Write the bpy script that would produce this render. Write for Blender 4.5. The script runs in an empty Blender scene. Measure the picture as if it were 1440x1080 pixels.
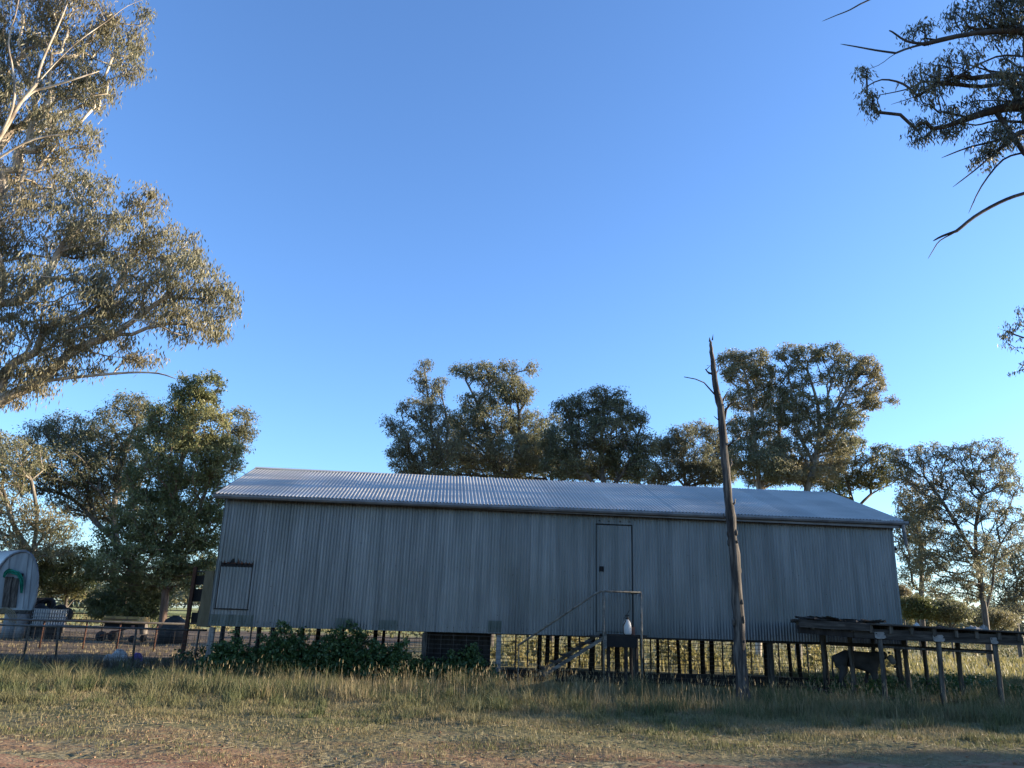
import bpy, math, random
import numpy as np
from mathutils import Vector, Matrix
rad = math.radians
rnd = random.Random(7); rng = np.random.default_rng(11)
S = bpy.context.scene
COL = S.collection

# ------------------------------------------------------------------ camera
EYE = np.array([0.0, 0.0, 1.55]); FPX = 1090.0; PITCH = rad(16.8); ROLL = rad(-1.95)
_f = np.array([0, math.cos(PITCH), math.sin(PITCH)]); _r = np.array([1.0, 0, 0]); _u = np.cross(_r, _f)
CR = math.cos(ROLL) * _r - math.sin(ROLL) * _u; CU = np.cross(CR, _f)
cam_d = bpy.data.cameras.new('camera'); cam = bpy.data.objects.new('camera', cam_d); COL.objects.link(cam)
cam_d.sensor_width = 36.0; cam_d.lens = 36.0 * FPX / 1440.0; cam_d.clip_start = 0.1; cam_d.clip_end = 3000
cam.matrix_world = Matrix(((CR[0], CU[0], -_f[0], EYE[0]), (CR[1], CU[1], -_f[1], EYE[1]), (CR[2], CU[2], -_f[2], EYE[2]), (0, 0, 0, 1)))
S.camera = cam
# ------------------------------------------------------------------ light
SUN_EL = 14.0; SUN_AZ = 7.5       # azimuth measured from +x towards +y
w = bpy.data.worlds.new('World'); S.world = w; w.use_nodes = True
nt = w.node_tree; nt.nodes.clear()
sky = nt.nodes.new('ShaderNodeTexSky'); sky.sky_type = 'NISHITA'; sky.sun_disc = False
sky.sun_elevation = rad(SUN_EL); sky.sun_rotation = rad(90 - SUN_AZ)
sky.altitude = 200; sky.air_density = 1.0; sky.dust_density = 0.6; sky.ozone_density = 3.0
bg = nt.nodes.new('ShaderNodeBackground'); bg.inputs[1].default_value = 0.10
wo = nt.nodes.new('ShaderNodeOutputWorld')
wb = nt.nodes.new('ShaderNodeMix'); wb.data_type = 'RGBA'; wb.blend_type = 'MULTIPLY'; wb.inputs[0].default_value = 1.0; wb.inputs[7].default_value = (.82, 1.0, 1.25, 1)
nt.links.new(sky.outputs[0], wb.inputs[6]); nt.links.new(wb.outputs[2], bg.inputs[0]); nt.links.new(bg.outputs[0], wo.inputs[0])
sun_d = bpy.data.lights.new('sun', 'SUN'); sun_d.energy = 5.0; sun_d.angle = rad(0.5); sun_d.color = (1.0, 0.84, 0.63)
sun = bpy.data.objects.new('sun', sun_d); COL.objects.link(sun)
sd = Vector((math.cos(rad(SUN_AZ)) * math.cos(rad(SUN_EL)), math.sin(rad(SUN_AZ)) * math.cos(rad(SUN_EL)), math.sin(rad(SUN_EL))))
sun.rotation_euler = sd.to_track_quat('Z', 'Y').to_euler()
S.view_settings.view_transform = 'Standard'; S.view_settings.look = 'None'
S.view_settings.exposure = 1.62; S.view_settings.gamma = 1.0; S.view_settings.use_curve_mapping = False

# ------------------------------------------------------------------ helpers
def ray(x, y): return _f * FPX + CR * (x - 720) + CU * (540 - y)
def aty(x, y, Y):
    d = ray(x, y); return EYE + d * (Y / d[1])
def atz(x, y, z=0.0):
    d = ray(x, y); return EYE + d * ((z - EYE[2]) / d[2])
def pxm(Y): return Y / FPX * 1.06          # metres per photo pixel at depth Y

def tag(o, label=None, cat=None, group=None, kind=None):
    if label: o['label'] = label
    if cat: o['category'] = cat
    if group: o['group'] = group
    if kind: o['kind'] = kind
    return o
def empty(name, loc, label=None, cat=None, group=None):
    o = bpy.data.objects.new(name, None); COL.objects.link(o); o.location = Vector(loc)
    o.empty_display_size = 0.2
    bpy.context.view_layer.update() if False else None
    return tag(o, label, cat, group)
def npmesh(name, V, F):
    """V (n,3) array, F list of faces or (m,k) array"""
    me = bpy.data.meshes.new(name)
    V = np.asarray(V, dtype=np.float32)
    if isinstance(F, np.ndarray):
        m, k = F.shape
        me.vertices.add(len(V)); me.vertices.foreach_set('co', V.ravel())
        me.loops.add(m * k); me.loops.foreach_set('vertex_index', F.astype(np.int32).ravel())
        me.polygons.add(m); me.polygons.foreach_set('loop_start', np.arange(0, m * k, k, dtype=np.int32))
        me.update(calc_edges=True)
    else:
        me.from_pydata(V.tolist(), [], F); me.update()
    return me
def put(name, me, mat, parent=None, smooth=False, kind=None, label=None):
    o = bpy.data.objects.new(name, me); COL.objects.link(o)
    if mat is not None and not me.materials: me.materials.append(mat)
    if parent is not None:
        o.parent = parent
        if parent.parent is None: off = parent.location
        else: off = parent.location + parent.parent.location
        o.location = -off      # meshes are in world coordinates
    if smooth: me.polygons.foreach_set('use_smooth', np.ones(len(me.polygons), dtype=bool))
    if kind: o['kind'] = kind
    if label: o['label'] = label
    return o

class MB:
    def __init__(s): s.v = []; s.f = []
    def add(s, vs, fs):
        b = len(s.v); s.v += [tuple(map(float, p)) for p in vs]; s.f += [tuple(b + i for i in f) for f in fs]; return s
    def box(s, c, sz, ax=None, jit=0):
        c = np.array(c, float); ax = np.eye(3) if ax is None else np.array(ax)
        vs = []
        for z in (-.5, .5):
            for y in (-.5, .5):
                for x in (-.5, .5):
                    p = c + ax[0] * x * sz[0] + ax[1] * y * sz[1] + ax[2] * z * sz[2]
                    vs.append(p + (rng.uniform(-jit, jit, 3) if jit else 0))
        return s.add(vs, [(0, 2, 3, 1), (4, 5, 7, 6), (0, 1, 5, 4), (2, 6, 7, 3), (0, 4, 6, 2), (1, 3, 7, 5)])
    def beam(s, a, b, wd, ht, up=(0, 0, 1), jit=0.0, seg=1):
        a = np.array(a, float); b = np.array(b, float); d = b - a; L = np.linalg.norm(d); d /= L
        up = np.array(up, float); sx = np.cross(d, up)
        if np.linalg.norm(sx) < 1e-4: sx = np.cross(d, (0, 1.0, 0))
        sx /= np.linalg.norm(sx); uz = np.cross(sx, d)
        vs = []; fs = []
        for i in range(seg + 1):
            c = a + d * L * i / seg
            for (p, q) in ((-1, -1), (1, -1), (1, 1), (-1, 1)):
                vs.append(c + sx * p * wd / 2 + uz * q * ht / 2 + (rng.uniform(-jit, jit, 3) if jit else 0))
        for i in range(seg):
            for k in range(4):
                fs.append((i * 4 + k, i * 4 + (k + 1) % 4, i * 4 + 4 + (k + 1) % 4, i * 4 + 4 + k))
        fs.append((3, 2, 1, 0)); e = seg * 4; fs.append((e, e + 1, e + 2, e + 3))
        return s.add(vs, fs)
    def tube(s, pts, radii, n=8, caps=True, jit=0.0):
        pts = [np.array(p, float) for p in pts]
        if not hasattr(radii, '__len__'): radii = [radii] * len(pts)
        vs = []; fs = []; prev = None
        for i, p in enumerate(pts):
            t = pts[min(i + 1, len(pts) - 1)] - pts[max(i - 1, 0)]; t = t / (np.linalg.norm(t) + 1e-9)
            if prev is None:
                a = np.array([1.0, 0, 0]) if abs(t[0]) < .9 else np.array([0, 1.0, 0])
            else: a = prev
            x = a - t * (a @ t); x /= np.linalg.norm(x); prev = x; y = np.cross(t, x)
            for k in range(n):
                an = 2 * math.pi * k / n; r = radii[i] * (1 + (rng.uniform(-jit, jit) if jit else 0))
                vs.append(p + x * math.cos(an) * r + y * math.sin(an) * r)
        for i in range(len(pts) - 1):
            for k in range(n):
                fs.append((i * n + k, i * n + (k + 1) % n, i * n + n + (k + 1) % n, i * n + n + k))
        if caps:
            fs.append(tuple(range(n - 1, -1, -1))); fs.append(tuple((len(pts) - 1) * n + k for k in range(n)))
        return s.add(vs, fs)
    def lathe(s, c, prof, n=16, ax=None, sy=1.0):
        ax = np.eye(3) if ax is None else np.array(ax); c = np.array(c, float); vs = []; fs = []
        for (r, z) in prof:
            for k in range(n):
                an = 2 * math.pi * k / n
                vs.append(c + ax[0] * r * math.cos(an) + ax[1] * r * math.sin(an) * sy + ax[2] * z)
        m = len(prof)
        for i in range(m - 1):
            for k in range(n):
                fs.append((i * n + k, i * n + (k + 1) % n, i * n + n + (k + 1) % n, i * n + n + k))
        fs.append(tuple(range(n - 1, -1, -1))); fs.append(tuple((m - 1) * n + k for k in range(n)))
        return s.add(vs, fs)
    def prism(s, poly, ext):
        """poly: list of 3d points, ext: extrusion vector"""
        n = len(poly); e = np.array(ext, float); vs = [np.array(p, float) for p in poly]; vs += [p + e for p in vs]
        fs = [tuple(range(n - 1, -1, -1)), tuple(range(n, 2 * n))]
        fs += [(k, (k + 1) % n, n + (k + 1) % n, n + k) for k in range(n)]
        return s.add(vs, fs)
    def go(s, name, mat, parent=None, smooth=False, kind=None, label=None):
        return put(name, npmesh(name, s.v, s.f), mat, parent, smooth, kind, label)

# ------------------------------------------------------------------ materials
def mat(name, stops, scale=(4, 4, 4), rough=.8, metal=0.0, detail=6, bump=0.0, objrand=0.0, spec=.3, contrast=(0.35, 0.65), bscale=None, second=None):
    m = bpy.data.materials.new(name); m.use_nodes = True; n = m.node_tree; b = n.nodes['Principled BSDF']
    b.inputs['Roughness'].default_value = rough; b.inputs['Metallic'].default_value = metal
    b.inputs['Specular IOR Level'].default_value = spec
    g = n.nodes.new('ShaderNodeNewGeometry'); mp = n.nodes.new('ShaderNodeMapping'); mp.inputs['Scale'].default_value = scale
    n.links.new(g.outputs['Position'], mp.inputs['Vector'])
    nz = n.nodes.new('ShaderNodeTexNoise'); nz.inputs['Scale'].default_value = 1.0; nz.inputs['Detail'].default_value = detail
    nz.inputs['Roughness'].default_value = .62
    n.links.new(mp.outputs[0], nz.inputs['Vector'])
    r = n.nodes.new('ShaderNodeValToRGB'); e = r.color_ramp.elements
    k = len(stops)
    e[0].position = contrast[0]; e[0].color = (*stops[0], 1); e[1].position = contrast[1]; e[1].color = (*stops[-1], 1)
    for i in range(1, k - 1):
        q = e.new(contrast[0] + (contrast[1] - contrast[0]) * i / (k - 1)); q.color = (*stops[i], 1)
    n.links.new(nz.outputs['Fac'], r.inputs['Fac']); col = r.outputs['Color']
    if second:      # (scale, lo, hi, colour): patches of another colour
        nz2 = n.nodes.new('ShaderNodeTexNoise'); nz2.inputs['Scale'].default_value = 1.0; nz2.inputs['Detail'].default_value = 5
        mp2 = n.nodes.new('ShaderNodeMapping'); mp2.inputs['Scale'].default_value = second[0]; mp2.inputs['Location'].default_value = (3.1, 7.7, 1.9)
        n.links.new(g.outputs['Position'], mp2.inputs['Vector']); n.links.new(mp2.outputs[0], nz2.inputs['Vector'])
        mr = n.nodes.new('ShaderNodeMapRange'); mr.inputs[1].default_value = second[1]; mr.inputs[2].default_value = second[2]
        n.links.new(nz2.outputs['Fac'], mr.inputs[0])
        mx = n.nodes.new('ShaderNodeMix'); mx.data_type = 'RGBA'; mx.inputs[7].default_value = (*second[3], 1)
        n.links.new(mr.outputs[0], mx.inputs[0]); n.links.new(col, mx.inputs[6]); col = mx.outputs[2]
    if objrand:
        oi = n.nodes.new('ShaderNodeObjectInfo'); mr = n.nodes.new('ShaderNodeMapRange')
        mr.inputs[3].default_value = 1 - objrand; mr.inputs[4].default_value = 1 + objrand
        n.links.new(oi.outputs['Random'], mr.inputs[0])
        hs = n.nodes.new('ShaderNodeHueSaturation'); n.links.new(mr.outputs[0], hs.inputs['Value']); n.links.new(col, hs.inputs['Color']); col = hs.outputs[0]
    n.links.new(col, b.inputs['Base Color'])
    if bump:
        bp = n.nodes.new('ShaderNodeBump'); bp.inputs['Strength'].default_value = .8; bp.inputs['Distance'].default_value = bump
        src = nz
        if bscale:
            src = n.nodes.new('ShaderNodeTexNoise'); src.inputs['Scale'].default_value = bscale; src.inputs['Detail'].default_value = 4
            n.links.new(g.outputs['Position'], src.inputs['Vector'])
        n.links.new(src.outputs['Fac'], bp.inputs['Height']); n.links.new(bp.outputs[0], b.inputs['Normal'])
    return m
def leafmat(name, a, b_, c, nscale=.5, trans=.35, rough=.5, spec=.4):
    """leaf colour: a..b by leaf, tinted to c in patches of the crown"""
    m = bpy.data.materials.new(name); m.use_nodes = True; n = m.node_tree; p = n.nodes['Principled BSDF']
    g = n.nodes.new('ShaderNodeNewGeometry')
    mx = n.nodes.new('ShaderNodeMix'); mx.data_type = 'RGBA'; mx.inputs[6].default_value = (*a, 1); mx.inputs[7].default_value = (*b_, 1)
    n.links.new(g.outputs['Random Per Island'], mx.inputs[0])
    nz = n.nodes.new('ShaderNodeTexNoise'); nz.inputs['Scale'].default_value = nscale; nz.inputs['Detail'].default_value = 3
    n.links.new(g.outputs['Position'], nz.inputs['Vector'])
    mr = n.nodes.new('ShaderNodeMapRange'); mr.inputs[1].default_value = .45; mr.inputs[2].default_value = .68; n.links.new(nz.outputs['Fac'], mr.inputs[0])
    m2 = n.nodes.new('ShaderNodeMix'); m2.data_type = 'RGBA'; m2.inputs[7].default_value = (*c, 1)
    n.links.new(mr.outputs[0], m2.inputs[0]); n.links.new(mx.outputs[2], m2.inputs[6])
    n.links.new(m2.outputs[2], p.inputs['Base Color']); p.inputs['Roughness'].default_value = rough; p.inputs['Specular IOR Level'].default_value = spec
    t = n.nodes.new('ShaderNodeBsdfTranslucent'); n.links.new(m2.outputs[2], t.inputs['Color'])
    ms = n.nodes.new('ShaderNodeMixShader'); ms.inputs[0].default_value = trans
    n.links.new(p.outputs[0], ms.inputs[1]); n.links.new(t.outputs[0], ms.inputs[2])
    n.links.new(ms.outputs[0], n.nodes['Material Output'].inputs[0])
    return m
M = {}
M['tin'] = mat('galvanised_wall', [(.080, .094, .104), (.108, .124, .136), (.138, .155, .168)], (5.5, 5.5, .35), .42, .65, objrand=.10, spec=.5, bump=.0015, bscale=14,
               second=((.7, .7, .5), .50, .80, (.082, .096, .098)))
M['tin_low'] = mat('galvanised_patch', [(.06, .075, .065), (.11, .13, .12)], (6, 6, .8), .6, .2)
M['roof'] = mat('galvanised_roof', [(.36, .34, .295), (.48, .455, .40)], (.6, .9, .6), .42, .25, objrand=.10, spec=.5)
M['gutter'] = mat('gutter_metal', [(.10, .11, .12), (.17, .18, .19)], (3, 3, 3), .5, .3)
M['dark'] = mat('dark_void', [(.008, .008, .009), (.016, .015, .014)], (3, 3, 3), .9)
M['rust'] = mat('rusty_steel', [(.05, .025, .018), (.11, .05, .03)], (9, 9, 9), .85, .2, bump=.004)
M['pipe'] = mat('weathered_steel_pipe', [(.055, .05, .045), (.11, .10, .09)], (7, 7, 7), .6, .4)
M['railpipe'] = mat('pale_worn_pipe', [(.06, .055, .045), (.19, .175, .145)], (9, 9, 9), .6, .2)
M['wire'] = mat('old_wire', [(.05, .045, .04), (.09, .08, .07)], (7, 7, 7), .6, .4)
M['palet'] = mat('pale_worn_timber', [(.04, .037, .032), (.095, .088, .075), (.17, .16, .14)], (3, 14, 14), .9, bump=.004)
M['timber'] = mat('weathered_timber', [(.022, .019, .016), (.06, .052, .042), (.115, .10, .082)], (14, 14, 2.0), .9, bump=.008)
M['beamt'] = mat('weathered_beam', [(.014, .012, .010), (.035, .03, .025), (.075, .066, .055)], (1.6, 14, 14), .9, bump=.008)
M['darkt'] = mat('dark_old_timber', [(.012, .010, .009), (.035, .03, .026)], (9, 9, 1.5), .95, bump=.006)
M['trunkdead'] = mat('dead_bare_wood', [(.012, .010, .009), (.045, .039, .034), (.14, .12, .10)], (16, 16, 1.4), .85, bump=.035, contrast=(.33, .66))
M['conc'] = mat('pale_concrete', [(.16, .155, .145), (.26, .25, .235)], (9, 9, 9), .9, bump=.004)
M['bark'] = mat('gum_bark', [(.16, .125, .095), (.36, .30, .23), (.55, .48, .38)], (4, 4, 1.1), .85, bump=.01, contrast=(.36, .6))
M['barkblack'] = mat('black_gum_bark', [(.02, .018, .016), (.045, .04, .035), (.08, .07, .06)], (4, 4, 1.0), .9, bump=.02)
M['barkmid'] = mat('brown_gum_bark', [(.08, .065, .05), (.17, .145, .11), (.30, .26, .20)], (4, 4, 1.0), .9, bump=.02)
M['barkdark'] = mat('dark_gum_bark', [(.05, .042, .036), (.11, .095, .08), (.19, .165, .14)], (4, 4, 1.0), .9, bump=.02)
M['barkc'] = mat('cypress_bark', [(.10, .06, .04), (.22, .15, .11)], (6, 6, 1.0), .9, bump=.02)
M['white'] = mat('white_plastic', [(.42, .42, .40), (.58, .57, .55)], (5, 5, 5), .45)
M['dullwhite'] = mat('dull_white_bag', [(.25, .25, .245), (.38, .38, .37)], (9, 9, 9), .6)
M['blackp'] = mat('black_rubber', [(.010, .010, .011), (.022, .021, .02)], (5, 5, 5), .7)
M['yellow'] = mat('faded_yellow_paint', [(.20, .13, .04), (.32, .21, .07)], (3, 3, 9), .7, second=((4, 4, 4), .55, .7, (.10, .06, .04)))
M['green'] = mat('green_shade_cloth', [(.0, .085, .055), (.005, .18, .11)], (6, 6, 6), .75)
M['purple'] = mat('purple_plastic', [(.05, .025, .16), (.09, .05, .25)], (6, 6, 6), .5)
M['hutend'] = mat('whitewashed_tin', [(.14, .16, .17), (.20, .225, .235), (.30, .33, .34)], (2.2, 2.2, .3), .55, .2)
M['calf'] = mat('dark_grey_hide', [(.022, .022, .022), (.055, .052, .05)], (3, 3, 3), .75)
M['calff'] = mat('pale_grey_hide', [(.12, .12, .12), (.2, .2, .2)], (8, 8, 8), .8)
M['can'] = mat('red_brown_can', [(.13, .05, .035), (.2, .09, .06)], (9, 9, 9), .5)
M['leaf_near'] = leafmat('gum_leaf_near', (.13, .13, .075), (.27, .25, .15), (.25, .21, .12), .45, .4)
M['leaf_dark'] = leafmat('gum_leaf_dark', (.08, .095, .05), (.18, .185, .10), (.19, .165, .08), .3, .38)
M['leaf_mid'] = leafmat('gum_leaf_mid', (.11, .12, .062), (.25, .245, .135), (.25, .215, .11), .28, .42)
M['leaf_gold'] = leafmat('gum_leaf_gold', (.14, .12, .07), (.25, .21, .12), (.24, .185, .10), .3, .45)
M['leaf_grey'] = leafmat('gum_leaf_grey', (.11, .12, .075), (.23, .225, .14), (.23, .20, .10), .3, .42)
M['leaf_cyp'] = leafmat('cypress_leaf', (.09, .11, .04), (.19, .20, .08), (.24, .23, .095), .45, .32)
M['leaf_bush'] = leafmat('bush_leaf', (.08, .10, .03), (.17, .18, .06), (.20, .17, .07), .5, .35)
M['leaf_weed'] = leafmat('mallow_leaf', (.03, .065, .02), (.07, .12, .035), (.05, .09, .03), 1.5, .3)
M['weed_gold'] = leafmat('golden_weed', (.16, .15, .055), (.36, .30, .13), (.12, .125, .045), 1.2, .45)
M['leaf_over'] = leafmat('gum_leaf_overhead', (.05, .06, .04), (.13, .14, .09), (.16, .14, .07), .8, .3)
M['grass'] = leafmat('grass_blades', (.09, .10, .038), (.20, .18, .085), (.25, .20, .11), .55, .3, .6, .2)
M['grass_dry'] = leafmat('dry_grass_blades', (.18, .145, .075), (.34, .27, .155), (.20, .16, .08), .9, .3, .6, .2)
M['grass_green'] = leafmat('green_grass_blades', (.065, .085, .033), (.14, .145, .065), (.18, .155, .08), .5, .3, .6, .2)

# ================================================================== GROUND
def ground_material():
    m = bpy.data.materials.new('paddock_ground'); m.use_nodes = True; n = m.node_tree; b = n.nodes['Principled BSDF']
    b.inputs['Roughness'].default_value = .95; b.inputs['Specular IOR Level'].default_value = .1
    g = n.nodes.new('ShaderNodeNewGeometry')
    def noise(sc, det=6, loc=(0, 0, 0), vs=(1, 1, 1)):
        mp = n.nodes.new('ShaderNodeMapping'); mp.inputs['Scale'].default_value = vs; mp.inputs['Location'].default_value = loc
        z = n.nodes.new('ShaderNodeTexNoise'); z.inputs['Scale'].default_value = sc; z.inputs['Detail'].default_value = det
        n.links.new(g.outputs['Position'], mp.inputs[0]); n.links.new(mp.outputs[0], z.inputs['Vector']); return z.outputs['Fac']
    def rng_(v, a, c, o0=0, o1=1):
        r = n.nodes.new('ShaderNodeMapRange'); r.inputs[1].default_value = a; r.inputs[2].default_value = c
        r.inputs[3].default_value = o0; r.inputs[4].default_value = o1; n.links.new(v, r.inputs[0]); return r.outputs[0]
    def mix(f, a, c):
        x = n.nodes.new('ShaderNodeMix'); x.data_type = 'RGBA'; n.links.new(f, x.inputs[0])
        for i, v in ((6, a), (7, c)):
            if isinstance(v, tuple): x.inputs[i].default_value = (*v, 1)
            else: n.links.new(v, x.inputs[i])
        return x.outputs[2]
    def math_(op, a, c):
        x = n.nodes.new('ShaderNodeMath'); x.operation = op
        for i, v in enumerate((a, c)):
            if isinstance(v, (int, float)): x.inputs[i].default_value = v
            else: n.links.new(v, x.inputs[i])
        return x.outputs[0]
    soil = mix(rng_(noise(1.3), .35, .65), (.15, .085, .045), (.24, .15, .088))
    litter = mix(rng_(noise(14, 8), .4, .62), (.10, .085, .045), (.26, .215, .12))
    near = mix(rng_(noise(1.1, 8, (5, 2, 0), (.6, 1.3, 1)), .42, .58), soil, litter)
    grassy = mix(rng_(noise(3, 8), .35, .65), (.075, .075, .035), (.17, .15, .075))
    yard = mix(rng_(noise(.5, 8), .35, .65), (.07, .052, .038), (.15, .115, .078))
    far = mix(rng_(noise(.06, 8), .35, .65), (.20, .22, .07), (.30, .28, .12))
    sx = n.nodes.new('ShaderNodeSeparateXYZ'); n.links.new(g.outputs['Position'], sx.inputs[0])
    wob = rng_(noise(.5, 4), .3, .7, -1.3, 1.3)
    yy = math_('ADD', sx.outputs[1], wob)
    c = mix(rng_(yy, 9.6, 11.6), near, grassy)
    isyard = math_('MULTIPLY', rng_(yy, 23, 25), rng_(math_('ADD', sx.outputs[0], wob), -3, -6))
    c = mix(isyard, c, yard)
    c = mix(rng_(yy, 58, 66), c, far)
    isr = math_('MULTIPLY', rng_(yy, 27.5, 29), rng_(math_('ADD', sx.outputs[0], wob), -4, 0))
    c = mix(isr, c, mix(rng_(noise(.3, 8), .35, .65), (.14, .13, .055), (.27, .235, .115)))
    n.links.new(c, b.inputs['Base Color'])
    bp = n.nodes.new('ShaderNodeBump'); bp.inputs['Distance'].default_value = .05; bp.inputs['Strength'].default_value = .9
    n.links.new(noise(9, 10), bp.inputs['Height']); n.links.new(bp.outputs[0], b.inputs['Normal'])
    return m
def gz(x, y):
    """height of the ground"""
    return 0.035 * np.sin(x * .9 + 1.3 * np.sin(y * .35)) * np.cos(y * .7 + .5 * np.sin(x * .31)) + .02 * np.sin(x * 2.3 + y * 1.7) 
xs = np.concatenate([np.linspace(-900, -60, 12), np.linspace(-50, 50, 260), np.linspace(60, 900, 12)])
ys = np.concatenate([[-300, -60, -20], np.linspace(-4, 60, 220), np.linspace(70, 1500, 22)])
X, Y = np.meshgrid(xs, ys); Z = gz(X, Y) * np.clip((70 - np.abs(X)) / 20, 0, 1) * np.clip((75 - Y) / 15, 0, 1)
nx, ny = len(xs), len(ys); idx = np.arange(nx * ny).reshape(ny, nx)
F = np.stack([idx[:-1, :-1], idx[:-1, 1:], idx[1:, 1:], idx[1:, :-1]], -1).reshape(-1, 4)
gr = put('ground', npmesh('ground', np.stack([X.ravel(), Y.ravel(), Z.ravel()], 1), F), ground_material(), smooth=True)
gr['kind'] = 'structure'
# worn dirt track at the photographer's feet, an irregular sheet just above the ground
M['track'] = mat('track_dirt', [(.15, .08, .045), (.23, .13, .078), (.28, .18, .11)], (2.5, 5, 5), .95, bump=.02, bscale=25, spec=.1,
                 second=((9, 9, 9), .55, .65, (.22, .18, .10)))
def track(name, x0, x1, ylo, yhi):
    n = 70; k = 10; V = []
    xs = np.linspace(x0, x1, n)
    for x in xs:
        a, b_ = ylo(x), yhi(x) + .12 * math.sin(x * 3.1) + .08 * math.sin(x * 7.7 + 1)
        for j in range(k):
            y = a + (b_ - a) * j / (k - 1); V.append((x, y, gz(x, y) + .012))
    id_ = np.arange(n * k).reshape(n, k)
    F = np.stack([id_[:-1, :-1], id_[1:, :-1], id_[1:, 1:], id_[:-1, 1:]], -1).reshape(-1, 4)
    o = put(name, npmesh(name, V, F), M['track'], smooth=True); o['kind'] = 'structure'
track('dirt_track', -12, 22, lambda x: 5.0, lambda x: 8.9 + .27 * max(x, -1.5) + (.0 if x > -2 else .35 * min(1, (-2 - x))))

# ================================================================== SHED
U0 = np.array([-7.0823, 19.5]); UD = np.array([.99667, .08154]); VD = np.array([-UD[1], UD[0]])
LEN = 17.46; DEP = 7.0; TILT = (1.236 - 1.138) / LEN
def sh(u, v, z): 
    """shed coordinates: u along the front wall, v into the shed, z height above the wall's bottom edge"""
    p = U0 + UD * u + VD * v; return np.array([p[0], p[1], 1.138 + TILT * u + z])
WH = 3.066; EZ = 3.09; RZ = 5.577 - 1.138 + .02
shed = empty('wool_shed', sh(0, 0, -1.13), 'long raised corrugated iron shed with one door and a small hatch', 'shed')
def corr(u0, u1, z0, z1, v=0.0, amp=.0125, pitch=.076, mapf=None, rows=1, spr=6, thick=False):
    n = max(2, int(round((u1 - u0) / pitch * spr))) + 1
    V = []
    for j in range(rows + 1):
        t = j / rows
        for i in range(n):
            u = u0 + (u1 - u0) * i / (n - 1); o = amp * math.sin(2 * math.pi * u / pitch)
            V.append(mapf(u, z0 + (z1 - z0) * t, v + o))
    id_ = np.arange((rows + 1) * n).reshape(rows + 1, n)
    F = np.stack([id_[:-1, :-1], id_[:-1, 1:], id_[1:, 1:], id_[1:, :-1]], -1).reshape(-1, 4)
    return npmesh('sheet', V, F)
wallmap = lambda u, z, v: sh(u, v, z)
# sheets of the front wall, butted around door and hatch
DU0, DU1, DZ0, DZ1 = 9.42, 10.345, .10, 2.02
HU0, HU1, HZ0, HZ1 = .118, .880, .40, 1.42
def frontsheet(u0, u1, z0, z1, off=0.0):
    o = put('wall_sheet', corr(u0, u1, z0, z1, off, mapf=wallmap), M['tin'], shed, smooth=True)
    return o
edges = [0.0, HU0, HU1]
u = HU1
while u < DU0 - .9: u += .76; edges.append(u)
edges += [DU0, DU1]; u = DU1
while u < LEN - .9: u += .76; edges.append(u)
edges.append(LEN)
DZ1 = 3.954 - 1.138 - TILT * 9.9
for i, (a, b_) in enumerate(zip(edges[:-1], edges[1:])):
    off = 0.0025 * (i % 2)
    if a == HU0:
        frontsheet(a, b_, 0, HZ0, off); frontsheet(a, b_, HZ1 + .06, WH, off)
    elif a == DU0:
        frontsheet(a, b_, 0, DZ0, off); frontsheet(a, b_, DZ1, WH, off)
    else:
        frontsheet(a, b_ + .004, 0, WH, off)
# door
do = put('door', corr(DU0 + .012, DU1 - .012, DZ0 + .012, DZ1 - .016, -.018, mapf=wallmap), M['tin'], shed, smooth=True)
mb = MB(); c0 = sh(9.55, -.035, 2.827 - 1.138 - TILT * 9.5); mb.box(c0, (.10, .02, .13), [[UD[0], UD[1], 0], [VD[0], VD[1], 0], [0, 0, 1]])
mb.go('latch_hole', M['dark'], do)
AX = np.array([[UD[0], UD[1], 0], [VD[0], VD[1], 0], [0, 0, 1]])
def shb(mb, u0, u1, v0, v1, z0, z1, jit=0):
    a = sh((u0 + u1) / 2, (v0 + v1) / 2, (z0 + z1) / 2); return mb.box(a, (u1 - u0, v1 - v0, z1 - z0), AX, jit)
mb = MB()
for a in (DU0, DU1): shb(mb, a - .008, a + .008, -.024, .03, DZ0, DZ1 + .01)
shb(mb, DU0 - .01, DU1 + .01, -.040, .03, DZ1 - .008, DZ1 + .016)
mb.go('door_frame', M['dark'], shed)
mb = MB()   # row of bolts above the door
for uu in (9.5, 9.75, 10.05, 10.3): mb.lathe(sh(uu, -.02, DZ1 + .09), [(.016, -.012), (.016, .012)], 6, [AX[0], AX[2], AX[1]])
mb.go('bolt', M['dark'], shed, kind='stuff')
# hatch
put('hatch', corr(HU0 + .02, HU1 - .01, HZ0 + .012, HZ1 - .03, -.022, mapf=wallmap), M['tin'], shed, smooth=True)
mb = MB()
for a in (HU0, HU1): shb(mb, a - .005, a + .005, -.03, .02, HZ0, HZ1 + (.12 if a == HU1 else .10))
shb(mb, HU0 - .02, HU1 + .03, -.036, .02, HZ0 - .015, HZ0 + .008)
mb.go('hatch_frame', M['dark'], shed)
mb = MB()   # torn dark gap over the hatch
top = [HZ1 + .03 + .025 * math.sin(i * 2.1) + (.12 if i in (10, 11) else 0) + rnd.uniform(0, .03) for i in range(17)]
pts = [sh(HU0 + .0, -.03, HZ1 - .035)] + [sh(HU1, -.03, HZ1 - .03)] + [sh(HU1 - (HU1 - HU0) * i / 16, -.03, top[i]) for i in range(17)]
mb.prism(pts, tuple(AX[1] * .03)); mb.go('torn_gap', M['dark'], shed)
mb = MB()
for i in range(9):
    a = HU0 + .05 + i * .085; h = rnd.uniform(.03, .10) + (.11 if i == 4 else 0)
    mb.prism([sh(a, -.034, HZ1 + .04), sh(a + .06, -.034, HZ1 + .05), sh(a + .03 + rnd.uniform(-.03, .03), -.05, HZ1 + .04 + h)], tuple(AX[1] * .004))
mb.go('rusted_edge', M['rust'], shed)
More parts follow.
